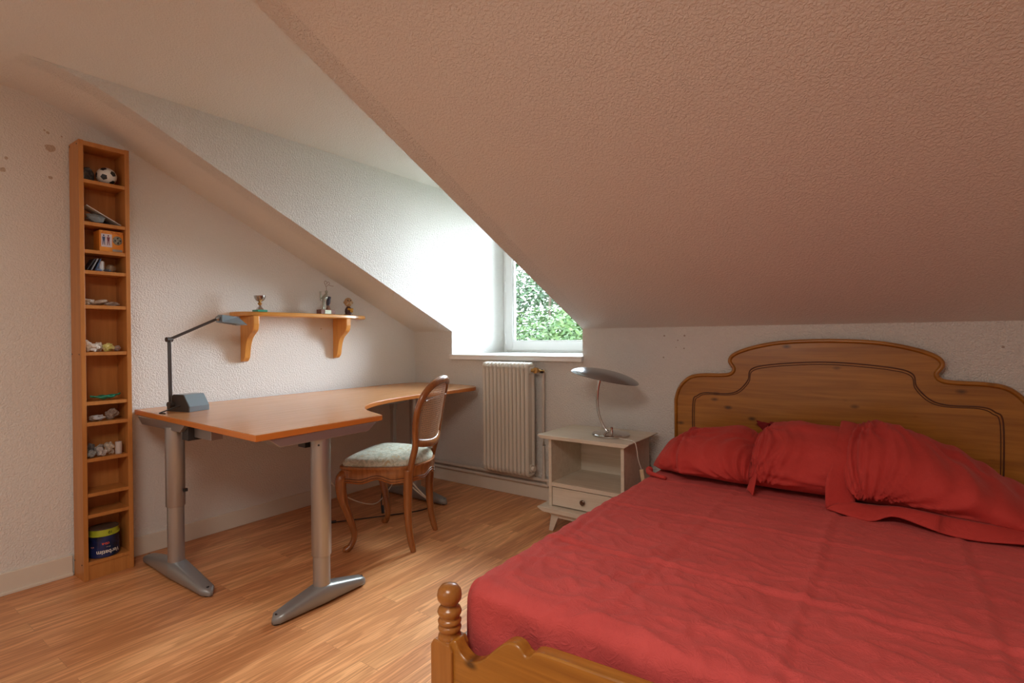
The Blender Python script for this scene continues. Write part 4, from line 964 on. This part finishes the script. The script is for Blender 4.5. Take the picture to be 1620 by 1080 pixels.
# sheet over the mattress
def fold(a, lo, hi, r):
    """unrolled coordinate -> (position, drop) with rounded edges at lo and hi"""
    for e, sg in ((lo, -1), (hi, 1)):
        d = (a-(e-sg*r))*sg
        if d > 0:
            q = r*PI/2
            if d < q: return e-sg*r+sg*r*math.sin(d/r), r-r*math.cos(d/r)
            return e, r+(d-q)
    return a, 0.0
SX0, SX1, SY0, SY1, TOP = 2.150, 3.520, -1.922, -0.070, 0.438
NU, NV = 250, 310
def ridged(x, y, s, o):
    return 1-abs(noise.noise(Vector((x*s+o, y*s, o)))*2)
def sheet(u, v):
    a = SX0-0.17 + u*(SX1-SX0+0.34); b = SY0-0.19 + v*(SY1-SY0+0.22)
    x, dx = fold(a, SX0, SX1, 0.055); y, dy = fold(b, SY0, SY1+0.2, 0.045)
    # rounded corner in plan
    rc = 0.06; cx, cy = SX0+rc, SY0+rc
    if x < cx and y < cy:
        v2 = Vector((x-cx, y-cy)); m_ = max(abs(v2.x), abs(v2.y)); l_ = v2.length
        if l_ > 1e-6: x, y = cx+v2.x*m_/l_, cy+v2.y*m_/l_
    z = TOP - dx - dy*0.98
    flat = 1.0 if dx+dy < 0.02 else max(0, 1-(dx+dy-0.02)/0.08)
    w = 0.0
    # ironing folds
    for yc, sg, am in ((-1.515, 1, 0.0070), (-1.085, -1, 0.0045), (-0.66, 1, 0.002)):
        wob = 0.010*noise.noise(Vector((x*2.5, yc*3, 1)))
        d = (y-yc-wob)
        w += am*math.exp(-(d/0.012)**2) - am*0.9*math.exp(-((d+0.014)/0.007)**2)
    for xc, am in ((2.555, 0.0028), (2.915, 0.0050), (3.262, 0.0055)):
        wob = 0.012*noise.noise(Vector((xc*3, y*2.5, 4)))
        d = (x-xc-wob-0.02*(y+1.0)*(0.5 if xc < 2.7 else 0.2))
        w += am*math.exp(-(d/0.013)**2) - am*0.7*math.exp(-((d-0.022)/0.014)**2)
    # small crumples, stronger towards the foot
    k = 0.55 + 0.75*max(0, min(1, (-0.9-y)/0.6))
    X, Y = x*0.9+y*0.35, y
    n1 = max(0, ridged(X, Y*2.3, 5.0, 3.1)-0.62)*0.011
    n2 = max(0, ridged(X*1.2+1, Y*1.4, 11.0, 7.7)-0.60)*0.009
    n3 = noise.noise(Vector((x*22, y*34, 2)))*0.0013
    w += k*(n1+n2+n3)
    w += 0.006*noise.noise(Vector((x*2.2, y*2.2, 9)))
    # tension lines near the long left edge
    e = math.exp(-((x-2.23)/0.05)**2); w += e*0.005*math.sin(x*160+y*14)*0.6*(0.5+noise.noise(Vector((y*4, 0, 3))))
    z += w*flat
    if flat < 1:
        s_ = (1-flat)
        if dx > 0.04: x += (0.006*noise.noise(Vector((y*7, z*4, 5))))*s_
        if dy > 0.04: y += (0.008*noise.noise(Vector((x*7, z*5, 6))) + 0.004*math.sin(x*23+z*30))*s_
    return Vector((x, y, z))
sh = MB().grid(sheet, NU, NV).build('bed_sheet', M_red, smooth='all')
sm = sh.modifiers.new('t', 'SOLIDIFY'); sm.thickness = 0.003; sm.offset = -1
tag(sh, 'creased red sheet stretched over the mattress of the pine bed', 'bed sheet', loc=(2.835, -1.0, 0.3))
mt = MB(); mt.box(SX0+0.022, SX1-0.022, SY0+0.022, SY1+0.012, 0.222, TOP-0.014)
mt.build('mattress', mat('ticking', (0.6, 0.55, 0.5), 0.8), bed, bevel=0.04, seg=4)

# pillows -------------------------------------------------------------
def interp(tab, x):
    if x <= tab[0][0]: return tab[0][1]
    for (a, va), (b, vb) in zip(tab, tab[1:]):
        if x <= b:
            t = (x-a)/(b-a); t = t*t*(3-2*t); return va+(vb-va)*t
    return tab[-1][1]
def pillow(name, label, xr, top, front, back, wr, seed, zb=TOP+0.004, endp=3.2, fe=0.72):
    """xr x-range; top(x) crest height; front(x), back(x) y extents; wr(x, s, th) wrinkle offset"""
    NXp, NT = 130, 96
    R = []
    xc, hw = (xr[0]+xr[1])/2, (xr[1]-xr[0])/2
    for i in range(NXp+1):
        ph = PI*i/NXp; u = -math.cos(ph); x = xc+hw*u
        cl = max(0.0, 1-abs(u)**endp)**0.5
        cl = max(cl, 0.03)
        yf_, yb_ = interp(front, x), interp(back, x); ym = (yf_+yb_)/2; a = (yb_-yf_)/2*(0.45+0.55*cl)
        h = (interp(top, x)-zb)*cl
        ring = []
        for k in range(NT):
            th = 2*PI*k/NT; c, s = math.cos(th), math.sin(th)
            py = (abs(c)**fe)*(1 if c > 0 else -1); pz = (abs(s)**0.80)*(1 if s > 0 else -1)
            # crest pushed towards the headboard, belly at the front
            y = ym + a*py + 0.05*max(0, s)*cl
            z = zb + h*0.40 + (h*0.60*pz if s > 0 else h*0.40*pz)
            p = Vector((x, y, z))
            ring.append(p)
        R.append(ring)
    # wrinkle along approximate normals
    out = []
    for i, ring in enumerate(R):
        cen = sum(ring, Vector())/len(ring); nr = []
        for k, p in enumerate(ring):
            d = (p-cen); d.x = 0
            if d.length > 1e-5: d.normalize()
            s = math.sin(2*PI*k/NT)
            amp = 1.65*wr(p) if s > -0.35 else 0
            nr.append(p+d*amp)
        out.append(nr)
    for ring in out:
        for p in ring: p.z = max(p.z, zb)
    o = MB().rings(out).build(name, M_redp, smooth='all')
    tag(o, label, 'pillow', loc=(xc, -0.35, zb))
    return o
def radial(p, c, k, amp, fall, o):
    d = Vector((p.x-c[0], 0, p.z-c[2])); dy = (p.y-c[1])
    a = math.atan2(d.z-dy*0.6, d.x); r = math.sqrt(d.x**2+d.z**2+dy*dy)
    return amp*math.exp(-r/fall)*min(1, r/0.04)*(1-abs(noise.noise(Vector((a*k, r*1.5+o, o)))*2.0)-0.45)
def soft(p, s, amp, o): return amp*noise.noise(Vector((p.x*s+o, p.y*s, p.z*s)))
# middle: gathered bolster-like pillow
def wr_mid(p):
    v = 0.010*(1-abs(noise.noise(Vector((p.x*2.2, (p.z-p.y*0.5)*15+noise.noise(Vector((p.x*3, p.z*5, 0)))*1.2, 3)))*2)-0.5)
    v += radial(p, (2.64, -0.60, 0.58), 4.5, 0.024, 0.14, 1.0) + soft(p, 6, 0.012, 5) + radial(p, (2.66, -0.66, 0.46), 4.0, 0.018, 0.16, 8.0)
    return v
pillow('bolster_pillow', 'gathered red bolster pillow in the middle between the two red pillows', (2.600, 3.06), [(2.58, 0.67), (2.66, 0.680), (2.76, 0.690), (2.88, 0.684), (3.06, 0.66)],
       [(2.58, -0.675), (2.75, -0.685), (2.95, -0.68)], [(2.58, -0.15), (3.0, -0.14)], wr_mid, 3, endp=14)
# left pillow
def wr_left(p):
    v = radial(p, (2.60, -0.62, 0.47), 3.6, 0.030, 0.22, 2.0) + radial(p, (2.30, -0.50, 0.60), 3.2, 0.022, 0.10, 6.0) + soft(p, 5, 0.016, 2)
    v += 0.012*math.exp(-((p.x-2.30-0.25*(0.62-p.z))/0.022)**2)*(1 if p.y < -0.3 else 0.3) - 0.014*math.exp(-((p.x-2.275-0.25*(0.62-p.z))/0.016)**2)
    return v
lpil = pillow('pillow', 'rounded red pillow at the left end of the headboard, next to nightstand', (2.135, 2.635), [(2.13, 0.52), (2.20, 0.575), (2.28, 0.612), (2.38, 0.634), (2.50, 0.648), (2.60, 0.640), (2.64, 0.62)],
       [(2.13, -0.52), (2.22, -0.60), (2.35, -0.655), (2.62, -0.690)], [(2.13, -0.22), (2.3, -0.13), (2.64, -0.12)], wr_left, 5, endp=5.0)
# right pillow
def wr_right(p):
    v = radial(p, (3.02, -0.66, 0.50), 3.0, 0.065, 0.22, 4.0) + radial(p, (2.98, -0.45, 0.70), 2.6, 0.022, 0.18, 9.0) + soft(p, 4, 0.018, 7)
    return v
rpil = pillow('pillow', 'large red pillow with wide flange leaning at the right of headboard', (2.915, 3.56), [(2.93, 0.71), (3.02, 0.712), (3.10, 0.705), (3.18, 0.683), (3.28, 0.640), (3.37, 0.585), (3.45, 0.535), (3.56, 0.49)],
       [(2.93, -0.690), (3.05, -0.72), (3.25, -0.755), (3.56, -0.745)], [(2.93, -0.14), (3.56, -0.12)], wr_right, 6, endp=9.0)
def flange(name, path_in, path_out, parent, waves, amp, seed):
    """thin wavy border between two polylines"""
    pi_, po_ = catmull(path_in, 10), catmull(path_out, 10)
    n = min(len(pi_), len(po_)); mb = MB()
    def fn(u, v):
        i = min(int(u*(n-1)), n-1); p = pi_[i].lerp(po_[i], v)
        w = amp*v*math.sin(u*waves+seed)+amp*0.6*v*noise.noise(Vector((u*9, v*3, seed)))
        return p+Vector((0, -0.5*w, w+0.004*math.sin(v*PI)))
    o = mb.grid(fn, n-1, 8).build(name, M_redp, parent, smooth='all', local=True)
    Mi = Matrix.Translation(-Vector(parent.location)); o.data.transform(Mi)
    sm = o.modifiers.new('t', 'SOLIDIFY'); sm.thickness = 0.004
    return o
flange('pillow_flange', [(2.985, -0.30, 0.700), (2.985, -0.50, 0.672), (2.975, -0.62, 0.60), (2.975, -0.68, 0.52), (2.985, -0.70, 0.465)],
       [(2.915, -0.30, 0.708), (2.916, -0.53, 0.675), (2.905, -0.665, 0.60), (2.893, -0.725, 0.53), (2.893, -0.740, 0.452)], rpil, 9, 0.006, 1)
flange('pillow_flange', [(2.955, -0.70, 0.475), (3.05, -0.71, 0.480), (3.12, -0.725, 0.49), (3.25, -0.745, 0.485), (3.40, -0.735, 0.475), (3.52, -0.71, 0.465)],
       [(2.895, -0.748, 0.447), (3.02, -0.790, 0.447), (3.10, -0.775, 0.462), (3.24, -0.820, 0.450), (3.38, -0.810, 0.447), (3.53, -0.775, 0.447)], rpil, 14, 0.005, 2)
flange('pillow_flange', [(2.615, -0.20, 0.632), (2.622, -0.42, 0.628), (2.622, -0.57, 0.58), (2.622, -0.65, 0.50), (2.612, -0.675, 0.455)],
       [(2.642, -0.21, 0.664), (2.652, -0.45, 0.655), (2.654, -0.61, 0.60), (2.650, -0.69, 0.51), (2.640, -0.71, 0.447)], lpil, 7, 0.004, 4)
# little tied ends of the bolster case
def tuft(c, r, seed, nm, lab):
    o = MB()
    def fn(u, v):
        a = 2*PI*u; rr = r*(0.25+0.75*v)*(1+0.25*math.sin(a*5+seed))
        return Vector((c[0]+rr*math.cos(a)*0.9, c[1]+rr*math.sin(a)*0.5, c[2]+r*0.9*v*(1+0.15*math.sin(a*3))))
    o.grid(fn, 40, 6); ob_ = o.build(nm, M_redd, smooth='all'); return ob_
t1 = tuft((2.595, -0.20, 0.625), 0.042, 1, 'pillowcase_corner', ''); tag(t1, 'dark red cloth tuft sticking up against the headboard between pillows', 'pillowcase', loc=(2.595, -0.20, 0.625))
tm = MB().tube(catmull([(2.155, -0.56, 0.449), (2.17, -0.61, 0.452), (2.205, -0.645, 0.453), (2.27, -0.665, 0.450)], 6), [0.014-0.006*(i/18) if i > 3 else (0.017 if i < 2 else 0.008) for i in range(19)], 10)
tag(tm.build('cloth_knot', M_redp, smooth='all'), 'small bunched red cloth end at the mattress corner by the nightstand', 'cloth', loc=(2.18, -0.60, 0.455))

# ------------------------------------------------------------------ cables under the desk
def cable(name, pts, r, m, label, extra=None):
    mb = MB().tube(catmull(pts, 8), r, 8)
    if extra: extra(mb)
    return tag(mb.build(name, m, smooth=True), label, 'cable', loc=pts[0])
cable('hanging_cable', [(0.865, -1.46, 0.62), (0.723, -1.35, 0.423), (0.632, -1.15, 0.219), (0.627, -0.95, 0.117), (0.576, -0.80, 0.143), (0.545, -0.70, 0.217), (0.52, -0.62, 0.40)], 0.003, M_cable_w, 'thin white cable hanging in a long loop under the desk')
cable('looped_cable', [(0.66, -0.72, 0.20), (0.72, -0.66, 0.12), (0.80, -0.68, 0.11), (0.80, -0.74, 0.17), (0.72, -0.76, 0.24)], 0.0045, M_cable_w, 'thick white cable looped behind the chair legs')
cable('floor_cable', [(0.40, -1.10, 0.006), (0.47, -1.00, 0.005), (0.60, -0.80, 0.005), (0.68, -0.66, 0.005), (0.70, -0.58, 0.005)], 0.0035, M_black, 'black cable lying on the floor beneath the chair',
      lambda mb: mb.tube([(0.385, -1.13, 0.008), (0.43, -1.06, 0.008)], 0.008, 8))
cable('plug_cable', [(0.44, -0.66, 0.35), (0.45, -0.72, 0.15), (0.50, -0.78, 0.06), (0.54, -0.80, 0.012)], 0.0035, M_black, 'short black cable with a plug hanging beside the white cable',
      lambda mb: mb.tube([(0.52, -0.79, 0.045), (0.55, -0.81, 0.012)], 0.009, 8))
